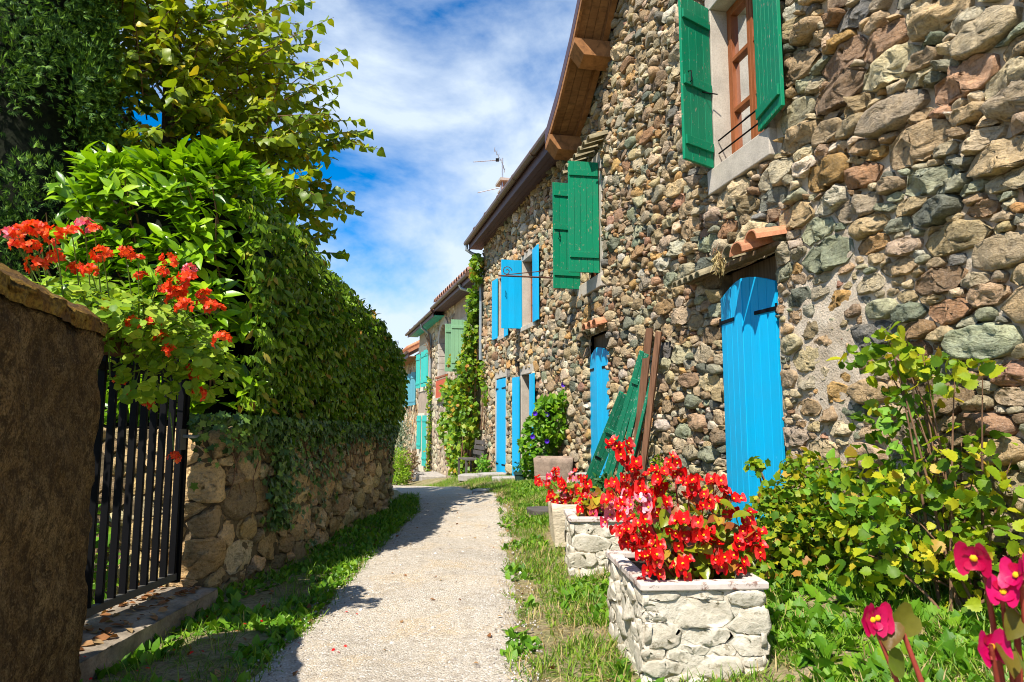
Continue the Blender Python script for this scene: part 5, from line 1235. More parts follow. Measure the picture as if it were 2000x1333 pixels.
# ---- lime tree behind the hedge
TC, TR = np.array([-4.98, 8.4, 4.45]), np.array([2.55, 2.2, 2.95])
TREE = thing('lime_tree', (-4.3, 8.5, 0.0), 'large yellowing lime tree spreading above the hedge', 'tree')
trunk = [Vector((-4.4, 8.6, -0.1)), Vector((-4.35, 8.55, 1.2)), Vector((-4.45, 8.5, 2.4)), Vector((-4.4, 8.45, 4.0)), Vector((-4.5, 8.4, 6.2))]
MB().tube(trunk, [0.20, 0.17, 0.14, 0.10, 0.03], 10).build('trunk', M['bark'], TREE, smooth=True)
tw = []; LP_, LA, LN, LS = [], [], [], []
def bez(p, q, sag, n=6):
    p, q = Vector(p), Vector(q); return [p.lerp(q, t) + Vector((0, 0, sag * 4 * t * (1 - t))) for t in np.linspace(0, 1, n)]
limbs = []
for k in range(30):
    z0 = rng.uniform(2.2, 5.4); st = Vector((-4.4, 8.48, z0)); az = rng.uniform(0, 2 * math.pi); el = rng.uniform(-0.35, 0.9)
    d = np.array([math.cos(az) * math.cos(el), math.sin(az) * math.cos(el), math.sin(el)]); e = TC + d * TR * rng.uniform(0.62, 0.82)
    ln = bez(st, e, 0.25); MB().tube(ln, [0.05, 0.042, 0.034, 0.026, 0.018, 0.012], 6, caps=False).build('limb', M['bark'], TREE, smooth=True)
def add_twig(p, d, L, nl, droop=0.12, size=(0.10, 0.17), front=True):
    d = np.array(d) / np.linalg.norm(d); sd = unit(np.cross(d, [0, 0, 1.0])); pts = []
    for q in range(6):
        t = q / 5; pts.append(tuple(np.array(p) + d * L * t + np.array([0, 0, -droop * L * t * t])))
    tw.append((pts, [0.008, 0.007, 0.006, 0.005, 0.004, 0.002])); pts = np.array(pts)
    for j in range(nl):
        t = 0.12 + 0.88 * (j + rng.uniform(0, 0.5)) / nl; k = min(int(t * 5), 4); f = t * 5 - k; pp = pts[k] * (1 - f) + pts[k + 1] * f if k < 5 else pts[5]
        s = 1 if j % 2 else -1; a = d * 0.55 + sd * s * 0.8 + np.array([0, 0, -0.55]) + rng.normal(0, 0.25, 3)
        LP_.append(pp); LA.append(a); LN.append(np.array([-0.25, -0.5, 0.9]) + sd * s * 0.2 + rng.normal(0, 0.35, 3)); LS.append(rng.uniform(*size))
for k in range(1500):
    v = rng.normal(0, 1, 3); v /= np.linalg.norm(v); rr = rng.uniform(0.25, 0.98) ** 0.6
    if v[1] > 0.35 and rng.rand() < 0.55: v[1] = -v[1]
    p = TC + v * TR * rr * (0.92 + 0.25 * mnoise.noise(Vector(v) * 2.3))
    if p[2] < 2.2: continue
    d = v * 0.8 + np.array([0, 0, 0.25]) + rng.normal(0, 0.35, 3); add_twig(p, d, rng.uniform(0.45, 0.85), rng.randint(9, 15))
for k in range(260):                             # dense lower inside of the crown
    p = (rng.uniform(-6.0, -3.2), rng.uniform(7.8, 9.6), rng.uniform(2.3, 4.6)); add_twig(p, rng.normal(0, 1, 3), rng.uniform(0.4, 0.8), 12)
for k in range(58):                              # long shoots reaching out over the lane
    z = rng.uniform(2.9, 6.9); f = math.sqrt(max(0.05, 1 - ((z - TC[2]) / TR[2]) ** 2)); p = (TC[0] + TR[0] * f * rng.uniform(0.70, 0.92), rng.uniform(6.9, 8.8), z)
    add_twig(p, (0.9, rng.uniform(-0.4, 0.2), rng.uniform(-0.15, 0.65)), rng.uniform(0.55, 1.0), rng.randint(9, 14), 0.10, (0.09, 0.15))
P, A, N, S_ = map(np.array, (LP_, LA, LN, LS))
foliage(TREE, T_LIME, P, A, N, S_, M['lime'], 300, rest='crown', front=np.where(P[:, 0] > -3.3, 1.5, 1.0))
twig_mesh(TREE, 'twigs', tw, M['twig'], 4)

# ---- conifer at the edge
CF = thing('conifer_tree', (-4.75, 6.2, 0.0), 'dark dense conifer at the edge behind the pillar', 'tree')
MB().tube([(-4.75, 6.2, -0.1), (-4.75, 6.2, 3.0), (-4.75, 6.2, 7.4)], [0.16, 0.11, 0.02], 8).build('trunk', M['bark'], CF, smooth=True)
nc = 950; z = rng.uniform(0.3, 7.3, nc); az = rng.uniform(0, 2 * math.pi, nc); rad = 1.0 * np.clip((7.8 - z) / 5.0, 0.1, 1) ** 0.6 * rng.uniform(0.72, 1.08, nc)
dc = np.column_stack([np.cos(az), np.sin(az), 0 * az]); Cc = np.column_stack([-4.75 + 0 * z, 6.2 + 0 * z, z]) + dc * rad[:, None]
q = 46; Pc = np.repeat(Cc, q, 0); dv = np.repeat(dc, q, 0); n = len(Pc); off = rng.normal(0, 1, (n, 3)) * np.array([0.075, 0.075, 0.17]) * np.repeat(rng.uniform(0.6, 1.3, nc), q)[:, None]
foliage(CF, T_SPRAY, Pc + off, unit(off) * 0.7 + dv * 0.3 + np.array([0, 0, 0.45]) + jit(n, 0.3), dv + np.array([0, 0, 0.4]) + jit(n, 0.5), rng.uniform(0.035, 0.085, n), M['conifer'], 0, rest='crown')
V, F = lathe([(0.0, 0.2), (0.60, 0.3), (0.62, 3.0), (0.45, 5.0), (0.2, 6.6), (0.0, 7.0)], (-4.75, 6.2), 14); mk('dark_core', V, F, M['core'], CF, smooth=True)

# ---- ivy along the wall top
IV = thing('ivy', (-1.95, 6.5, 1.1), 'dark ivy trailing from the wall top below the hedge', 'ivy')
n = 5200; a = rng.uniform(1.5, GW_LEN - 0.6, n); dr = rng.exponential(0.13, n); hang = np.array([max(0.0, mnoise.noise(Vector((q * 1.7, 0.3, 0)))) for q in a])
b = gw_top(a) + 0.10 - dr * (0.55 + 2.6 * hang); o = 0.05 + 0.10 * np.clip((b - 0.9) / 0.3, 0, 1) * rng.uniform(0.2, 1, n)
b = np.maximum(b, 0.1); k2 = rng.rand(n) < 0.14; a[k2] = 2.55 + rng.normal(0, 0.13, k2.sum()); b[k2] = rng.uniform(0.35, 1.1, k2.sum())
P = gw(a, o, b); Nn = unit(gw(a, o + 0.1, b) - P)
foliage(IV, T_IVY, P, np.array([0, 0, -0.8]) + Nn * 0.35 + jit(n, 0.35), Nn + np.array([0, 0, 0.35]) + jit(n, 0.3), rng.uniform(0.035, 0.075, n), M['ivy'], 200)
lines = []
for k in range(26):
    a_ = rng.uniform(1.6, 6.5); lines.append(([tuple(gw(a_ + 0.05 * math.sin(q * 2 + k), 0.05, 1.15 - 0.12 * q)) for q in range(5)], [0.007, 0.006, 0.005, 0.004, 0.003]))
twig_mesh(IV, 'stems', lines, M['twig'], 4)

# ---- geraniums over the gate
GE = thing('geranium', (-2.1, 3.7, 1.7), 'sprawling orange red geraniums spilling over the gate and pillar', 'flowers')
blobs = [((-2.25, 3.45, 1.78), (0.30, 0.35, 0.15), 260), ((-1.98, 3.6, 1.72), (0.26, 0.35, 0.16), 320), ((-1.82, 3.78, 1.62), (0.22, 0.28, 0.16), 280), ((-1.78, 3.95, 1.50), (0.16, 0.25, 0.18), 160), ((-2.0, 3.75, 1.45), (0.16, 0.3, 0.15), 120), ((-2.5, 3.3, 1.82), (0.20, 0.25, 0.12), 90), ((-2.32, 3.75, 1.86), (0.22, 0.4, 0.17), 260), ((-2.2, 4.15, 1.75), (0.2, 0.3, 0.2), 200)]
def blob_leaves(bl, up=0.9, shell=0.5):
    Ps, Ns = [], []
    for c, r, k in bl:
        v = rng.normal(0, 1, (k, 3)); v = unit(v) * (rng.uniform(shell, 1, k) ** 0.6)[:, None]; Ps.append(np.array(c) + v * np.array(r)); Ns.append(v + np.array([-0.15, -0.35, up]))
    return np.vstack(Ps), np.vstack(Ns)
P, Nn = blob_leaves(blobs); n = len(P)
foliage(GE, T_GER, P, np.column_stack([rng.normal(0.3, 0.6, n), rng.normal(-0.4, 0.6, n), rng.normal(-0.2, 0.3, n)]), Nn + jit(n, 0.35), rng.uniform(0.035, 0.065, n), M['ger_leaf'], 150)
def umbel(n, r, seed):
    R = random.Random(seed); V = []; F = []
    for k in range(n):
        z = R.uniform(-0.25, 1); a = R.uniform(0, 6.28); q = math.sqrt(max(0, 1 - z * z)); d = Vector((q * math.cos(a), q * math.sin(a), z)); c = d * r * R.uniform(0.75, 1.05)
        x = d.orthogonal().normalized(); y = d.cross(x); ph = R.uniform(0, 6)
        for p in range(5):
            t = ph + p * 1.2566; u = x * math.cos(t) + y * math.sin(t); s = u.cross(d); b = len(V); l = R.uniform(0.017, 0.024)
            V += [c - d * 0.004, c + u * l * 0.6 + s * l * 0.38, c + u * l + d * 0.003, c + u * l * 0.6 - s * l * 0.38]; F += [(b, b + 1, b + 2), (b, b + 2, b + 3)]
    return np.array([tuple(v) for v in V]), np.array(F, np.int32)
umes = [mesh_np('flower_head', *umbel(13, 0.040, q), M['orange'] if q < 5 else M['pink'], False) for q in range(6)]
heads = [(35, 455), (62, 450), (75, 448), (35, 480), (65, 485), (108, 462), (142, 460), (165, 442), (185, 452), (110, 505), (70, 520), (178, 530), (200, 498), (245, 495), (270, 510), (330, 510), (318, 535), (345, 560), (365, 545), (370, 530), (340, 585), (360, 600), (400, 580), (412, 600), (428, 606), (395, 590), (350, 575), (325, 570), (212, 610), (262, 632), (300, 635), (315, 665), (330, 685), (432, 665), (258, 775), (235, 745), (375, 728), (390, 770), (290, 790), (340, 895), (20, 460), (150, 528), (275, 545)]
lines = []
def at_pixel(px, py, Y):
    u = (px - 1000) / 1333; v = (666.5 - py) / 1333; d = np.array([u, math.cos(PITCH) - v * math.sin(PITCH), math.sin(PITCH) + v * math.cos(PITCH)]); return CAM + d * (Y / d[1])
for k, (px, py) in enumerate(heads):
    Y = 3.28 + 0.35 * (px / 430) - rng.uniform(0, 0.12); p = at_pixel(px, py, Y)
    if py > 700: p = at_pixel(px, py, 3.75 + rng.uniform(0, 0.15))
    o = bpy.data.objects.new('flower_head', umes[rng.randint(0, 5) if rng.rand() < 0.94 else 5]); _reg(o, GE, Vector(p)); o.rotation_euler = (rng.uniform(-.5, .3), rng.uniform(-.4, .4), rng.uniform(0, 6)); s_ = rng.uniform(0.85, 1.25); o.scale = (s_, s_, s_)
    base = np.array([np.clip(p[0], -2.3, -1.95), p[1] + 0.12, min(p[2] - 0.12, 1.72) if py < 700 else p[2] + 0.25])
    lines.append((bez(base, p - np.array([0, 0, 0.01]), 0.03, 5), [0.004, 0.004, 0.003, 0.003, 0.0025]))
for k in range(40):
    c, r, _ = blobs[k % len(blobs)]; p = np.array(c) + rng.normal(0, 0.5, 3) * np.array(r); lines.append((bez((-2.12, np.clip(p[1], 3.2, 4.2), 1.7), p, 0.05, 5), 0.004))
twig_mesh(GE, 'stems', lines, M['stem'], 5)

# ---- begonias
def begonia_flower(mat, seed):
    R = random.Random(seed); V = []; F = []; mi = []
    for p, (l, wd) in enumerate(((0.030, 0.032), (0.022, 0.017), (0.030, 0.032), (0.022, 0.017))):
        t = p * math.pi / 2 + R.uniform(-.15, .15); u = Vector((math.cos(t), math.sin(t), 0.35 + R.uniform(-.1, .25))).normalized(); s = Vector((-math.sin(t), math.cos(t), 0)); z = Vector((0, 0, 1)); b = len(V)
        V.append(Vector((0, 0, 0))); prof = [(0.12, 0.42), (0.34, 0.86), (0.62, 1.0), (0.87, 0.80), (1.0, 0.40), (1.05, 0.0)]
        q = len(prof) - 1; L_s = [u * l * a + s * wd * w_ + z * 0.007 * w_ for a, w_ in prof[:q]]; R_s = [u * l * a - s * wd * w_ + z * 0.007 * w_ for a, w_ in prof[:q]]; C_s = [u * l * a - z * 0.003 for a, _ in prof]
        V += L_s + R_s + C_s; lb, rb, cb = b + 1, b + 1 + q, b + 1 + 2 * q
        F += [(b, cb, lb), (b, rb, cb)]; mi += [0, 0]
        for k in range(q - 1): F += [(lb + k, cb + k, cb + k + 1, lb + k + 1), (cb + k, rb + k, rb + k + 1, cb + k + 1)]; mi += [0, 0]
        F += [(lb + q - 1, cb + q - 1, cb + q), (cb + q - 1, rb + q - 1, cb + q)]; mi += [0, 0]
    b = len(V); n = 6
    V += [Vector((0.0065 * math.cos(k), 0.0065 * math.sin(k), 0.006)) for k in [q * 1.047 for q in range(n)]] + [Vector((0, 0, 0.013))]
    for k in range(n): F.append((b + k, b + (k + 1) % n, b + n)); mi.append(1)
    me = mesh_from('flower', V, F, [mat, M['yellow']], True); me.polygons.foreach_set('material_index', np.array(mi, np.int32)); return me
FL = {c: [begonia_flower(M[c], q) for q in range(3)] for c in ('red', 'pink', 'magenta')}
def begonia(label, base, sprays, n_leaf, leaf_r, size=(0.06, 0.11), pink=0.15, fscale=1.0, color='red', n_fl=8, leaf_c=None, spread=0.055, name='begonia', parts=90):
    B = thing(name, base, label, 'flowers', 'begonias in the planters'); base = np.array(base); lines = []
    for sp in sprays:
        p = np.array(sp[:3]); k = sp[3] if len(sp) > 3 else n_fl; pk = rng.rand() < pink
        f0 = base + np.array([(p[0] - base[0]) * 0.35, (p[1] - base[1]) * 0.35, 0]); ln = bez(f0, p, 0.02, 6); lines.append((ln, [0.007, 0.006, 0.006, 0.005, 0.004, 0.003]))
        for q in range(k):
            v = rng.normal(0, 1, 3); v = v / np.linalg.norm(v) * spread * rng.uniform(0.35, 1.15); v[2] *= 1.25; c = p + v
            col = 'pink' if (pk and rng.rand() < 0.7) else color
            o = bpy.data.objects.new('flower', FL[col][rng.randint(0, 3)]); _reg(o, B, Vector(c))
            d = Vector(v / np.linalg.norm(v) * 0.7 + np.array([-0.2, -0.75, 0.35]) + rng.normal(0, 0.3, 3)); o.rotation_mode = 'QUATERNION'; o.rotation_quaternion = d.to_track_quat('Z', 'Y'); s_ = fscale * rng.uniform(0.75, 1.25); o.scale = (s_, s_, s_)
            lines.append(([tuple(p - np.array([0, 0, 0.02])), tuple(c)], 0.0018))
    twig_mesh(B, 'stems', lines, M['red_stem'], 5)
    if n_leaf:
        v = unit(rng.normal(0, 1, (n_leaf, 3))) * (rng.uniform(0.25, 1, n_leaf) ** 0.6)[:, None]; c = np.array(leaf_c if leaf_c is not None else base + np.array([0, 0, leaf_r[2] * 0.85]))
        P = c + v * np.array(leaf_r); P[:, 2] = np.maximum(P[:, 2], base[2] + 0.02)
        foliage(B, T_BEG, P, v * np.array([1, 1, 0.3]) + np.array([0, -0.15, -0.15]) + jit(n_leaf, 0.35), v * 0.4 + np.array([-0.25, -0.6, 0.7]) + jit(n_leaf, 0.35), rng.uniform(*size, n_leaf), M['beg_leaf'], parts)
    return B
z1 = g1(0.885, 3.66) + 0.38
sp1 = [at_pixel(px, py, Y - (0.12 if px > 1320 and Y > 3.45 else 0.0)).tolist() + [k] for px, py, Y, k in ((1212, 885, 3.75, 8), (1232, 930, 3.7, 10), (1262, 950, 3.7, 9), (1290, 935, 3.65, 8), (1315, 905, 3.8, 5), (1245, 985, 3.6, 8), (1285, 990, 3.6, 8), (1345, 945, 3.75, 7), (1205, 1000, 3.5, 9), (1245, 1040, 3.4, 10), (1275, 1075, 3.35, 8), (1225, 1055, 3.4, 7), (1330, 1030, 3.55, 8), (1375, 985, 3.7, 6), (1400, 1085, 3.5, 7), (1425, 975, 3.7, 6), (1395, 960, 3.75, 5), (1458, 1035, 3.6, 8), (1475, 1060, 3.6, 7), (1440, 1085, 3.5, 5), (1330, 1105, 3.3, 4), (1265, 1100, 3.3, 6), (1370, 1030, 3.5, 6), (1205, 960, 3.6, 4))]
begonia('tall red begonia with yellow and rust leaves in the nearest planter', (0.92, 3.66, z1), [s[:3] + [int(s[3] * 1.75)] for s in sp1], 230, (0.26, 0.22, 0.24), (0.045, 0.09), 0.08, 0.86, leaf_c=(0.96, 3.60, z1 + 0.17), parts=120, spread=0.065)
z2 = g1(0.7, 5.66) + 0.35
begonia('smaller pink and red begonia in the lichen stained middle planter', (0.70, 5.66, z2), [at_pixel(px, py, Y).tolist() + [k] for px, py, Y, k in ((1140, 950, 5.7, 7), (1160, 975, 5.7, 7), (1185, 985, 5.6, 7), (1150, 1005, 5.5, 6), (1205, 985, 5.7, 6), (1140, 985, 5.6, 5), (1190, 1010, 5.5, 5), (1215, 960, 5.8, 6))], 55, (0.16, 0.16, 0.13), (0.06, 0.10), 0.45, 1.0, parts=40)
begonia('red begonia in the cream hewn planter farthest along the verge', (0.62, 6.72, 0.40), [at_pixel(px, py, Y).tolist() + [k] for px, py, Y, k in ((1068, 935, 6.8, 6), (1085, 925, 6.9, 7), (1100, 945, 6.7, 7), (1120, 930, 6.9, 6), (1075, 960, 6.6, 6), (1110, 965, 6.6, 5), (1082, 978, 6.5, 5), (1055, 938, 6.9, 4), (1125, 960, 6.7, 6), (1095, 970, 6.6, 5))], 60, (0.20, 0.20, 0.13), (0.06, 0.10), 0.3, 1.0, parts=40)
zf = g1(0.85, 1.05) + 0.40
bg_ = begonia('magenta begonia with dark stems close to the viewer', (0.82, 1.12, zf), [at_pixel(1918, 1082, 0.95).tolist() + [1], at_pixel(1992, 1115, 0.93).tolist() + [2], at_pixel(1955, 1155, 0.95).tolist() + [1], at_pixel(1695, 1192, 1.15).tolist() + [2], at_pixel(1935, 1260, 0.95).tolist() + [1]], 0, (0.1, 0.1, 0.1), color='magenta', pink=0, fscale=0.68, spread=0.016)
P = np.array([at_pixel(*q) for q in ((1990, 1200, 0.95), (1960, 1265, 0.96), (1745, 1215, 1.15), (1785, 1200, 1.16), (1735, 1285, 1.14), (1995, 1290, 0.92))]); n = len(P)
foliage(bg_, T_BEG, P, np.column_stack([rng.normal(-.3, .5, n), rng.normal(-.2, .3, n), rng.normal(-.4, .4, n)]), np.array([0, -0.9, 0.5]) + jit(n, 0.3), rng.uniform(0.032, 0.055, n), M['beg_dark'], n)
twig_mesh(bg_, 'main_stems', [([(0.80, 1.12, zf - 0.03), at_pixel(1800, 1333, 1.13), at_pixel(1765, 1240, 1.15), at_pixel(1735, 1215, 1.15), at_pixel(1700, 1192, 1.15)], [0.005, 0.0045, 0.004, 0.003, 0.0025]), ([(0.84, 1.1, zf - 0.03), at_pixel(1990, 1330, 0.97), at_pixel(1985, 1200, 0.96), at_pixel(1950, 1150, 0.95)], [0.006, 0.005, 0.004, 0.003])], M['red_stem'], 8)

# ---- bushes by the stone wall
def bush(name, label, cat, base, blobs, T, mat, size, n_parts, n_stem, stem_mat, group=None, up=0.7, stem_r=0.012, droop=-0.25, shell=0.25):
    B = thing(name, base, label, cat, group); P, Nn = blob_leaves(blobs, up, shell); n = len(P)
    outw = unit(P - np.array(base)); foliage(B, T, P, outw * 0.6 + np.array([0, 0, droop]) + jit(n, 0.5), Nn + jit(n, 0.75), rng.uniform(*size, n), mat, n_parts)
    lines = []
    for k in range(n_stem):
        c, r, _ = blobs[k % len(blobs)]; e = np.array(c) + rng.normal(0, 0.45, 3) * np.array(r); b0 = np.array(base) + np.array([rng.normal(0, 0.08), rng.normal(0, 0.08), -0.03])
        lines.append((bez(b0, e, 0.08, 6), [stem_r, stem_r * .85, stem_r * .7, stem_r * .55, stem_r * .4, stem_r * .25]))
    twig_mesh(B, 'stems', lines, stem_mat, 5); return B
bush('currant_bush', 'yellow green leafy bush beside the tall blue door', 'bush', (1.75, 4.55, g1(1.75, 4.55)),
     [((1.72, 4.45, 0.62), (0.18, 0.26, 0.22), 420), ((1.80, 4.45, 0.55), (0.30, 0.32, 0.32), 900), ((2.00, 4.30, 0.66), (0.26, 0.30, 0.28), 560), ((1.70, 4.35, 0.28), (0.22, 0.3, 0.18), 380), ((1.66, 4.72, 0.90), (0.06, 0.10, 0.07), 45), ((1.90, 4.5, 0.90), (0.16, 0.2, 0.12), 150)],
     T_VINE, M['currant'], (0.030, 0.062), 280, 22, M['twig'], 'bushes along the stone wall')
bush('hazel_bush', 'tall open hazel with yellow leaves climbing the stone wall', 'bush', (2.33, 3.55, g1(2.3, 3.55)),
     [((2.30, 3.55, 0.95), (0.30, 0.32, 0.26), 150), ((2.18, 3.62, 0.70), (0.34, 0.32, 0.28), 190), ((2.36, 3.45, 0.50), (0.30, 0.35, 0.28), 200), ((2.20, 3.95, 1.20), (0.26, 0.22, 0.16), 60), ((2.10, 3.90, 1.55), (0.24, 0.16, 0.12), 55), ((2.25, 3.75, 1.38), (0.2, 0.2, 0.16), 45), ((2.02, 3.95, 0.85), (0.22, 0.25, 0.24), 110), ((1.95, 3.7, 0.5), (0.25, 0.3, 0.2), 110), ((2.12, 3.62, 1.52), (0.14, 0.12, 0.09), 34), ((2.28, 3.45, 1.45), (0.16, 0.14, 0.10), 30), ((2.05, 3.72, 1.68), (0.08, 0.08, 0.08), 14)],
     T_HAZEL, M['hazel'], (0.032, 0.090), 280, 26, M['twig'], 'bushes along the stone wall', stem_r=0.010)
bush('bindweed', 'fresh green heart leaved bindweed twining through the hazel', 'climber', (2.15, 3.75, g1(2.15, 3.75)),
     [((2.15, 3.8, 1.15), (0.14, 0.12, 0.28), 60), ((2.08, 3.75, 0.7), (0.25, 0.2, 0.25), 90), ((1.9, 4.1, 0.75), (0.2, 0.2, 0.25), 60)], T_HEART, M['bindweed'], (0.04, 0.07), 100, 10, M['stem'], stem_r=0.004)
bush('wall_weeds', 'scrubby yellow weeds at the wall foot behind the red begonia', 'weeds', (1.62, 7.55, g1(1.62, 7.55)),
     [((1.60, 7.6, 0.62), (0.10, 0.25, 0.25), 130), ((1.58, 7.4, 0.45), (0.14, 0.3, 0.18), 140)], T_SMALL, M['currant'], (0.03, 0.06), 40, 9, M['twig'], stem_r=0.005)
bush('herb_clump', 'dark green leafy herb at the foot of the leaning shutters', 'plant', (1.02, 7.85, g1(1.02, 7.85)),
     [((1.02, 7.8, 0.42), (0.26, 0.26, 0.16), 420), ((1.2, 7.9, 0.36), (0.2, 0.2, 0.12), 160)], leaf_T([0.16, 0.18, 0.1], 0.2, 0.4), M['fern'], (0.06, 0.12), 120, 12, M['stem'], stem_r=0.005, droop=-0.1)
MG = bush('morning_glory', 'bushy morning glory with violet blooms covering the doorway', 'climber', (0.75, 12.0, g1(0.75, 12.0)),
     [((0.50, 12.1, 0.80), (0.36, 0.42, 0.55), 800), ((0.70, 11.8, 1.20), (0.34, 0.42, 0.46), 700), ((0.42, 12.4, 0.45), (0.25, 0.3, 0.3), 260), ((0.85, 11.5, 1.55), (0.10, 0.3, 0.15), 60), ((0.6, 12.1, 1.4), (0.2, 0.3, 0.2), 160)], T_HEART, M['morning'], (0.06, 0.105), 250, 16, M['stem'], shell=0.55)
for px, py in ((1045, 808), (1068, 810), (1040, 853), (1068, 862), (1100, 752), (1116, 760)):
    Y = 11.55; p = at_pixel(px, py, Y); m = MB(); V, F = [], []
    n = 8; V = [tuple(p)] + [tuple(p + np.array([math.cos(k * 0.785) * 0.042, -0.035, math.sin(k * 0.785) * 0.042])) for k in range(n)]; mk('bloom', V, [(0, 1 + k, 1 + (k + 1) % n) for k in range(n)], M['violet'], MG, loc=tuple(p))
VB = [((-0.95, 18.0, 5.2), (0.16, 0.45, 0.45), 260), ((-1.05, 18.4, 4.3), (0.20, 0.4, 0.5), 260), ((-1.1, 18.6, 3.5), (0.25, 0.5, 0.6), 380), ((-1.2, 18.9, 2.6), (0.35, 0.7, 0.7), 650), ((-1.45, 19.7, 1.6), (0.35, 1.0, 0.9), 850), ((-1.5, 20.0, 0.5), (0.4, 1.1, 0.9), 850), ((-1.9, 21.2, 2.0), (0.3, 0.9, 0.5), 420), ((-2.0, 21.6, 1.0), (0.3, 1.0, 0.6), 420), ((-1.35, 19.0, -0.2), (0.35, 0.6, 0.5), 360), ((-1.15, 18.7, 1.2), (0.25, 0.5, 0.8), 420), ((-1.75, 20.9, 3.0), (0.2, 0.5, 0.2), 110)]
bush('climbing_vine', 'leafy climbing vine covering the corner between two houses', 'vine', (-1.25, 19.0, g1(-1.25, 19.0)), VB, T_VINE, M['vine'], (0.09, 0.16), 300, 18, M['twig'], shell=0.4, stem_r=0.022)
bush('wall_creeper', 'thin creeper on the drainpipe of the plastered house', 'vine', tuple(W3(7.5, 0.15, -1.0)), [(tuple(W3(7.4, 0.14, z)), (0.10, 0.28, 0.5), 90) for z in (-0.7, 0.1, 0.9, 1.7, 2.4)], T_SMALL, M['vine'], (0.08, 0.14), 40, 8, M['twig'], stem_r=0.02)
DV = thing('dead_vine', tuple(W3(7.5, 0.1, 4.0)), 'tangle of bare brown vine under the far eave', 'vine')
lines = [(bez(W3(7.5 + rng.normal(0, .1), 0.1, 3.6), W3(7.5 + rng.normal(0, .6), 0.25, 4.2 + rng.normal(0, .25)), 0.15, 5), 0.012) for k in range(18)]
twig_mesh(DV, 'tendrils', lines, M['twig'], 4)
bush('vine_shoots', 'sparse green shoots on the house wall beside the blue door', 'vine', tuple(W2(6.8, 0.1, 1.0)), [(tuple(W2(6.9, 0.08, 1.9)), (0.1, 0.3, 0.45), 60), (tuple(W2(7.2, 0.1, 2.4)), (0.1, 0.3, 0.4), 60)], T_VINE, M['vine'], (0.07, 0.12), 30, 5, M['twig'])
bush('door_weeds', 'low green weeds beside the closed blue door', 'plant', (-0.72, 16.6, g1(-0.7, 16.6)), [((-0.70, 16.6, 0.15), (0.15, 0.5, 0.2), 160)], T_SMALL, M['weed'], (0.07, 0.13), 30, 5, M['stem'])
bush('pot_plant', 'sparse herb growing in the dark green pot', 'plant', (0.16, 12.75, g1(*pc) + 0.14), [((0.16, 12.75, g1(*pc) + 0.28), (0.13, 0.13, 0.12), 60)], T_SMALL, M['fern'], (0.04, 0.08), 20, 5, M['stem'], stem_r=0.004)
bush('olive_shrub', 'silvery olive shrub at the bend beyond the hedge', 'shrub', (-4.2, 24.0, g1(-4.2, 24.0)), [((-4.2, 24, 0.5), (0.7, 0.7, 0.7), 900), ((-4.0, 23.8, 1.1), (0.5, 0.5, 0.5), 500)], T_OLIVE, M['olive'], (0.10, 0.18), 60, 10, M['bark'])
bush('yellow_shrub', 'bright yellow green shrub at the far end of the garden wall', 'shrub', (-3.55, 21.2, g1(-3.55, 21.2)), [((-3.55, 21.2, -0.15), (0.42, 0.5, 0.55), 800), ((-3.4, 20.9, -0.45), (0.32, 0.4, 0.35), 400)], T_OLIVE, M['box'], (0.10, 0.18), 60, 8, M['twig'])
bush('faded_shrub', 'faded brown rounded shrub by the teal door', 'shrub', (-3.55, 23.2, g1(-3.55, 23.2)), [((-3.52, 23.2, -0.15), (0.42, 0.45, 0.38), 800), ((-3.5, 23.2, -0.6), (0.3, 0.35, 0.35), 260)], T_SMALL, M['rusty'], (0.05, 0.09), 60, 8, M['twig'])
for k, (x, y, lb) in enumerate(((-6.2, 27.0, 'green tree far down the lane left of the olive'), (-8.5, 33.0, 'farthest leafy tree beyond the small house'))):
    z = g1(x, y); bush('garden_tree', lb, 'tree', (x, y, z), [((x, y, z + 1.6), (1.4, 1.4, 1.2), 900), ((x + 0.4, y, z + 0.7), (1.2, 1.2, 0.8), 500)], T_SMALL, M['weed'], (0.14, 0.24), 0, 8, M['bark'], stem_r=0.06)
bush('garden_shrub', 'shaded shrub in the garden behind the iron gate', 'shrub', (-3.2, 4.3, 0.0), [((-3.2, 4.35, 0.6), (0.45, 0.3, 0.6), 420), ((-2.75, 4.45, 0.35), (0.25, 0.2, 0.35), 160)], T_SMALL, M['weed'], (0.05, 0.10), 40, 8, M['twig'])
bush('garden_shrub', 'unseen leafy shrub added behind the near pillar to shade the gate', 'shrub', (-2.95, 2.5, 0.0), [((-2.95, 2.45, 1.0), (0.42, 0.55, 0.95), 1500), ((-2.8, 2.9, 0.8), (0.3, 0.4, 0.8), 700)], T_SMALL, M['weed'], (0.08, 0.13), 0, 10, M['twig'])  # out-of-view shrub added to block sun from the gate, step and verge
bush('dead_tuft', 'dry brown moss tuft hanging from the door canopy', 'plant', tuple(W1(4.22, 0.14, 2.76)), [(tuple(W1(4.22, 0.16, 2.68)), (0.07, 0.10, 0.10), 160), (tuple(W1(4.15, 0.2, 2.6)), (0.06, 0.08, 0.08), 60)], T_OLIVE, M['straw'], (0.03, 0.07), 20, 10, M['twig'], stem_r=0.004, droop=-0.6)

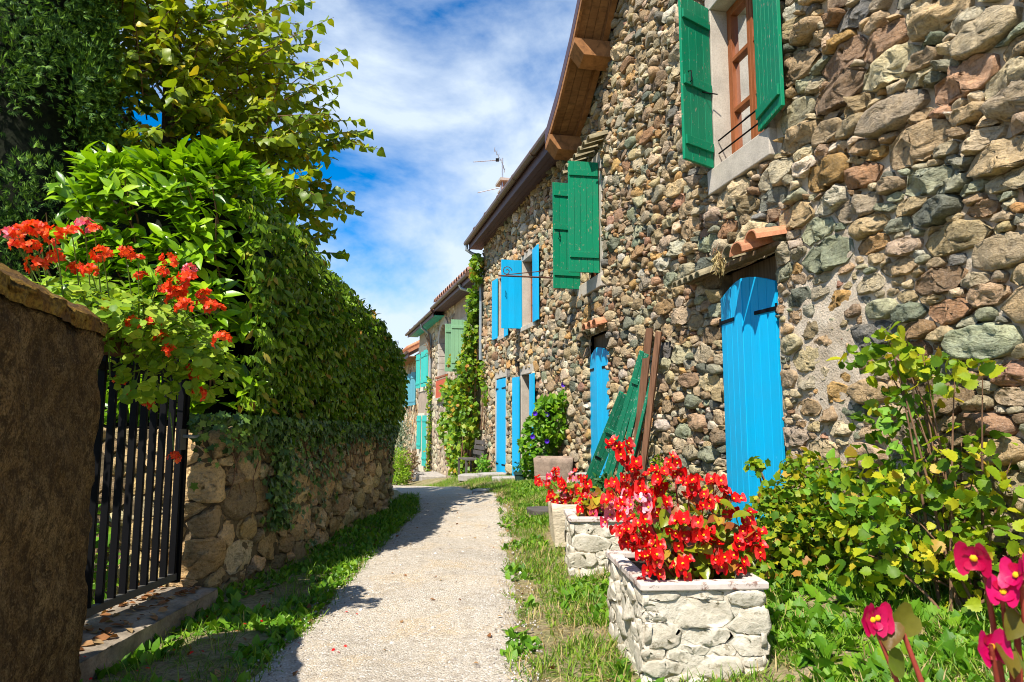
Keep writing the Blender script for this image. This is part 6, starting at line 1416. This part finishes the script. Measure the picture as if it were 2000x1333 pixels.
# ---- grass, weeds and litter
def verge(n, y0, y1, side, seed):
    R = np.random.RandomState(seed); Y = y0 + (y1 - y0) * R.uniform(0, 1, n) ** (1.7 if side > 0 else 1.0); c, hw = path_at(Y)
    if side > 0:
        x0 = c + hw - 0.10; x1 = wall_x(Y) - 0.02; t = R.uniform(0, 1, n); X = x0 + (x1 - x0) * t
    else:
        x1 = c - hw + 0.10; gx = np.interp(Y, _pts[3:9, 1], _pts[3:9, 0]); gx = np.where(Y < 4.72, -2.0, gx); t = R.uniform(0, 1, n) ** 0.8; X = gx + (x1 - gx) * t
    return X, Y, t
def clear_of(X, Y):
    k = np.ones(len(X), bool)
    for cx_, cy_, sx, sy in ((0.885, 3.66, 0.33, 0.42), (0.70, 5.66, 0.27, 0.28), (0.66, 6.72, 0.33, 0.39), (0.85, 1.05, 0.3, 0.33), (0.68, 11.15, 0.33, 0.33), (0.36, 8.35, 0.17, 0.24)):
        k &= ~((np.abs(X - cx_) < sx) & (np.abs(Y - cy_) < sy))
    return k
def patch(X, Y, sc_, off=0.0): return np.array([mnoise.noise(Vector((x * sc_, y * sc_, off))) for x, y in zip(X, Y)])
def ground_cover(name, T, mat, X, Y, size, label, cat, flat=0.35, n_rot=0.6):
    n = len(X); Z = gz(X, Y) - 0.004; P = np.column_stack([X, Y, Z]); az = rng.uniform(0, 2 * math.pi, n); tl = rng.uniform(flat, 1.0, n)
    A = np.column_stack([np.cos(az) * (1 - tl) * 1.3, np.sin(az) * (1 - tl) * 1.3, tl]); Nn = np.column_stack([-np.cos(az) * tl, -np.sin(az) * tl, 1.3 - tl]) + jit(n, 0.25)
    V, F = T; B = basis(A, Nn); S_ = size
    Pv = P[:, None] + np.einsum('nij,kj->nki', B, V) * S_[:, None, None]; Fv = (F[None] + (np.arange(n) * len(V))[:, None, None]).reshape(-1, 3)
    return tag(mk_np(name, Pv.reshape(-1, 3), Fv, mat), label, cat, kind='stuff')
X1, Y1, t1 = verge(85000, 2.2, 18.0, 1, 1); k = (patch(X1, Y1, 2.1) + 0.35 * patch(X1, Y1, 7.0, 4) > -0.22 + 0.34 * (t1 < 0.10)) & clear_of(X1, Y1); X1, Y1 = X1[k], Y1[k]
X2, Y2, t2 = verge(9000, 2.6, 11.2, -1, 2); k = patch(X2, Y2, 2.5, 2) > -0.2; X2, Y2 = X2[k], Y2[k]
X, Y = np.concatenate([X1, X2]), np.concatenate([Y1, Y2]); ground_cover('grass', T_BLADE, M['grass'], X, Y, rng.uniform(0.04, 0.10, len(X)), 'patchy short grass on both verges of the lane', 'grass', 0.25)
X1, Y1, t1 = verge(30000, 2.2, 13.0, 1, 3); k = (patch(X1, Y1, 1.7, 6) > -0.08 + 0.2 * (t1 < 0.15)) & clear_of(X1, Y1); X1, Y1 = X1[k], Y1[k]
X2, Y2, t2 = verge(9000, 2.7, 11.0, -1, 4); k = (patch(X2, Y2, 2.2, 8) > -0.15) & (t2 < 0.92); X2, Y2 = X2[k], Y2[k]
X, Y = np.concatenate([X1, X2]), np.concatenate([Y1, Y2]); ground_cover('weeds', T_SMALL, M['weed'], X, Y, rng.uniform(0.025, 0.075, len(X)) * np.where(Y < 5, 1.15, 1.0), 'low broad leaved weeds along both verges', 'weeds', 0.1)
X1, Y1, t1 = verge(70000, 2.2, 13.0, 1, 33); k = (patch(X1, Y1, 2.6, 16) + 0.4 * patch(X1, Y1, 9, 3) > -0.10 + 0.35 * (t1 < 0.10)) & clear_of(X1, Y1); X1, Y1 = X1[k], Y1[k]
ground_cover('clover', T_SMALL, M['grass'], X1, Y1, rng.uniform(0.012, 0.034, len(X1)), 'tiny leaved green mat over the sunny verge', 'weeds', 0.05)
X1, Y1, t1 = verge(1500, 3.0, 5.6, 1, 13); k = (X1 > 1.25) & clear_of(X1, Y1); X1, Y1 = X1[k], Y1[k]
ground_cover('leafy_weeds', T_HAZEL, M['weed'], X1, Y1, rng.uniform(0.05, 0.10, len(X1)), 'bigger leafy weeds between the near planter and the bushes', 'weeds', 0.15)
X1, Y1, t1 = verge(22000, 2.2, 14.0, 1, 5); k = (patch(X1, Y1, 1.9, 11) > -0.1) & clear_of(X1, Y1); X1, Y1 = X1[k], Y1[k]
ground_cover('dry_straw', T_BLADE, M['straw'], X1, Y1, rng.uniform(0.04, 0.10, len(X1)), 'dry straw lying among the verge grass', 'straw', 0.0)
X1, Y1, _ = verge(420, 2.6, 13.0, 1, 7); X2, Y2, _ = verge(160, 3.0, 10, -1, 9); X3 = rng.uniform(-2.5, -2.03, 170); Y3 = rng.uniform(3.2, 4.7, 170)
Y4 = rng.uniform(2.8, 12, 60); c4, h4 = path_at(Y4); X4 = c4 + h4 * rng.uniform(-0.95, 1.0, 60)
X, Y = np.concatenate([X1, X2]), np.concatenate([Y1, Y2]); ground_cover('leaf_litter', T_SMALL, M['litter'], X, Y, rng.uniform(0.02, 0.05, len(X)), 'scattered dead leaves along the verges', 'leaves', 0.0)
n = len(X4); P = np.column_stack([X4, Y4, gz(X4, Y4) + 0.028]); B = basis(np.column_stack([rng.normal(0, 1, (n, 2)), np.full(n, 0.1)]), np.array([0, 0, 1]) + jit(n, 0.3)); V, F = T_SMALL
Pv = P[:, None] + np.einsum('nij,kj->nki', B, V) * rng.uniform(0.018, 0.045, n)[:, None, None]
tag(mk_np('blown_leaves', Pv.reshape(-1, 3), (F[None] + (np.arange(n) * len(V))[:, None, None]).reshape(-1, 3), M['litter']), 'few dry leaves blown over the pale lane', 'leaves', kind='stuff')
n = len(X3); P = np.column_stack([X3, Y3, np.full(n, 0.125)]); B = basis(np.column_stack([rng.normal(0, 1, (n, 2)), np.full(n, 0.1)]), np.array([0, 0, 1]) + jit(n, 0.3)); V, F = T_SMALL
Pv = P[:, None] + np.einsum('nij,kj->nki', B, V) * rng.uniform(0.03, 0.08, n)[:, None, None]
tag(mk_np('fallen_leaves', Pv.reshape(-1, 3), (F[None] + (np.arange(n) * len(V))[:, None, None]).reshape(-1, 3), M['litter']), 'rust brown fallen leaves on the step behind the gate', 'leaves', kind='stuff')
Xq = np.concatenate([rng.uniform(-2.05, -1.5, 26), rng.uniform(-1.3, -0.9, 8)]); Yq = rng.uniform(3.3, 4.6, 34); n = 34; Z = np.where(Xq < -1.97, 0.125, gz(Xq, Yq) + 0.025)
P = np.column_stack([Xq, Yq, Z]); B = basis(np.column_stack([rng.normal(0, 1, (n, 2)), np.zeros(n)]), np.array([0, 0, 1]) + jit(n, 0.2))
Pv = P[:, None] + np.einsum('nij,kj->nki', B, V) * rng.uniform(0.015, 0.03, n)[:, None, None]
tag(mk_np('fallen_petals', Pv.reshape(-1, 3), (F[None] + (np.arange(n) * len(V))[:, None, None]).reshape(-1, 3), M['red']), 'red petals fallen on the step and lane below the geraniums', 'petals', kind='stuff')
# loose grit on the lane
n = 5200; Y = 2.4 + 7.5 * rng.uniform(0, 1, n) ** 1.6; c, hw = path_at(Y); X = c + hw * rng.uniform(-1.05, 1.15, n); Z = gz(X, Y) + 0.017
ico = np.array([(0, 0, 1), (0.9, 0, 0.2), (0.28, 0.85, 0.15), (-0.73, 0.53, 0.2), (-0.73, -0.53, 0.1), (0.28, -0.85, 0.2), (0, 0, -0.6)]); fi = np.array([(0, 1, 2), (0, 2, 3), (0, 3, 4), (0, 4, 5), (0, 5, 1), (6, 2, 1), (6, 3, 2), (6, 4, 3), (6, 5, 4), (6, 1, 5)])
s_ = rng.uniform(0.003, 0.009, n) * np.where(rng.rand(n) < 0.02, 2.5, 1); B = basis(jit(n), jit(n))
Pv = np.column_stack([X, Y, Z])[:, None] + np.einsum('nij,kj->nki', B, ico) * s_[:, None, None]
M['grit'] = NT('loose_grit'); tg = M['grit']; tg.bsdf(tg.ramp(tg.rand(), [(0, (0.20, 0.17, 0.14)), (0.5, (0.45, 0.41, 0.36)), (1, (0.68, 0.64, 0.58))]), 0.9, 0.2); M['grit'] = tg.m
tag(mk_np('gravel', Pv.reshape(-1, 3), (fi[None] + (np.arange(n) * 7)[:, None, None]).reshape(-1, 3), M['grit'], smooth=False), 'loose grit scattered over the pale lane', 'gravel', kind='stuff')
print('objects', len(bpy.data.objects), 'tris', sum(len(o.data.polygons) for o in bpy.data.objects if o.type == 'MESH'))
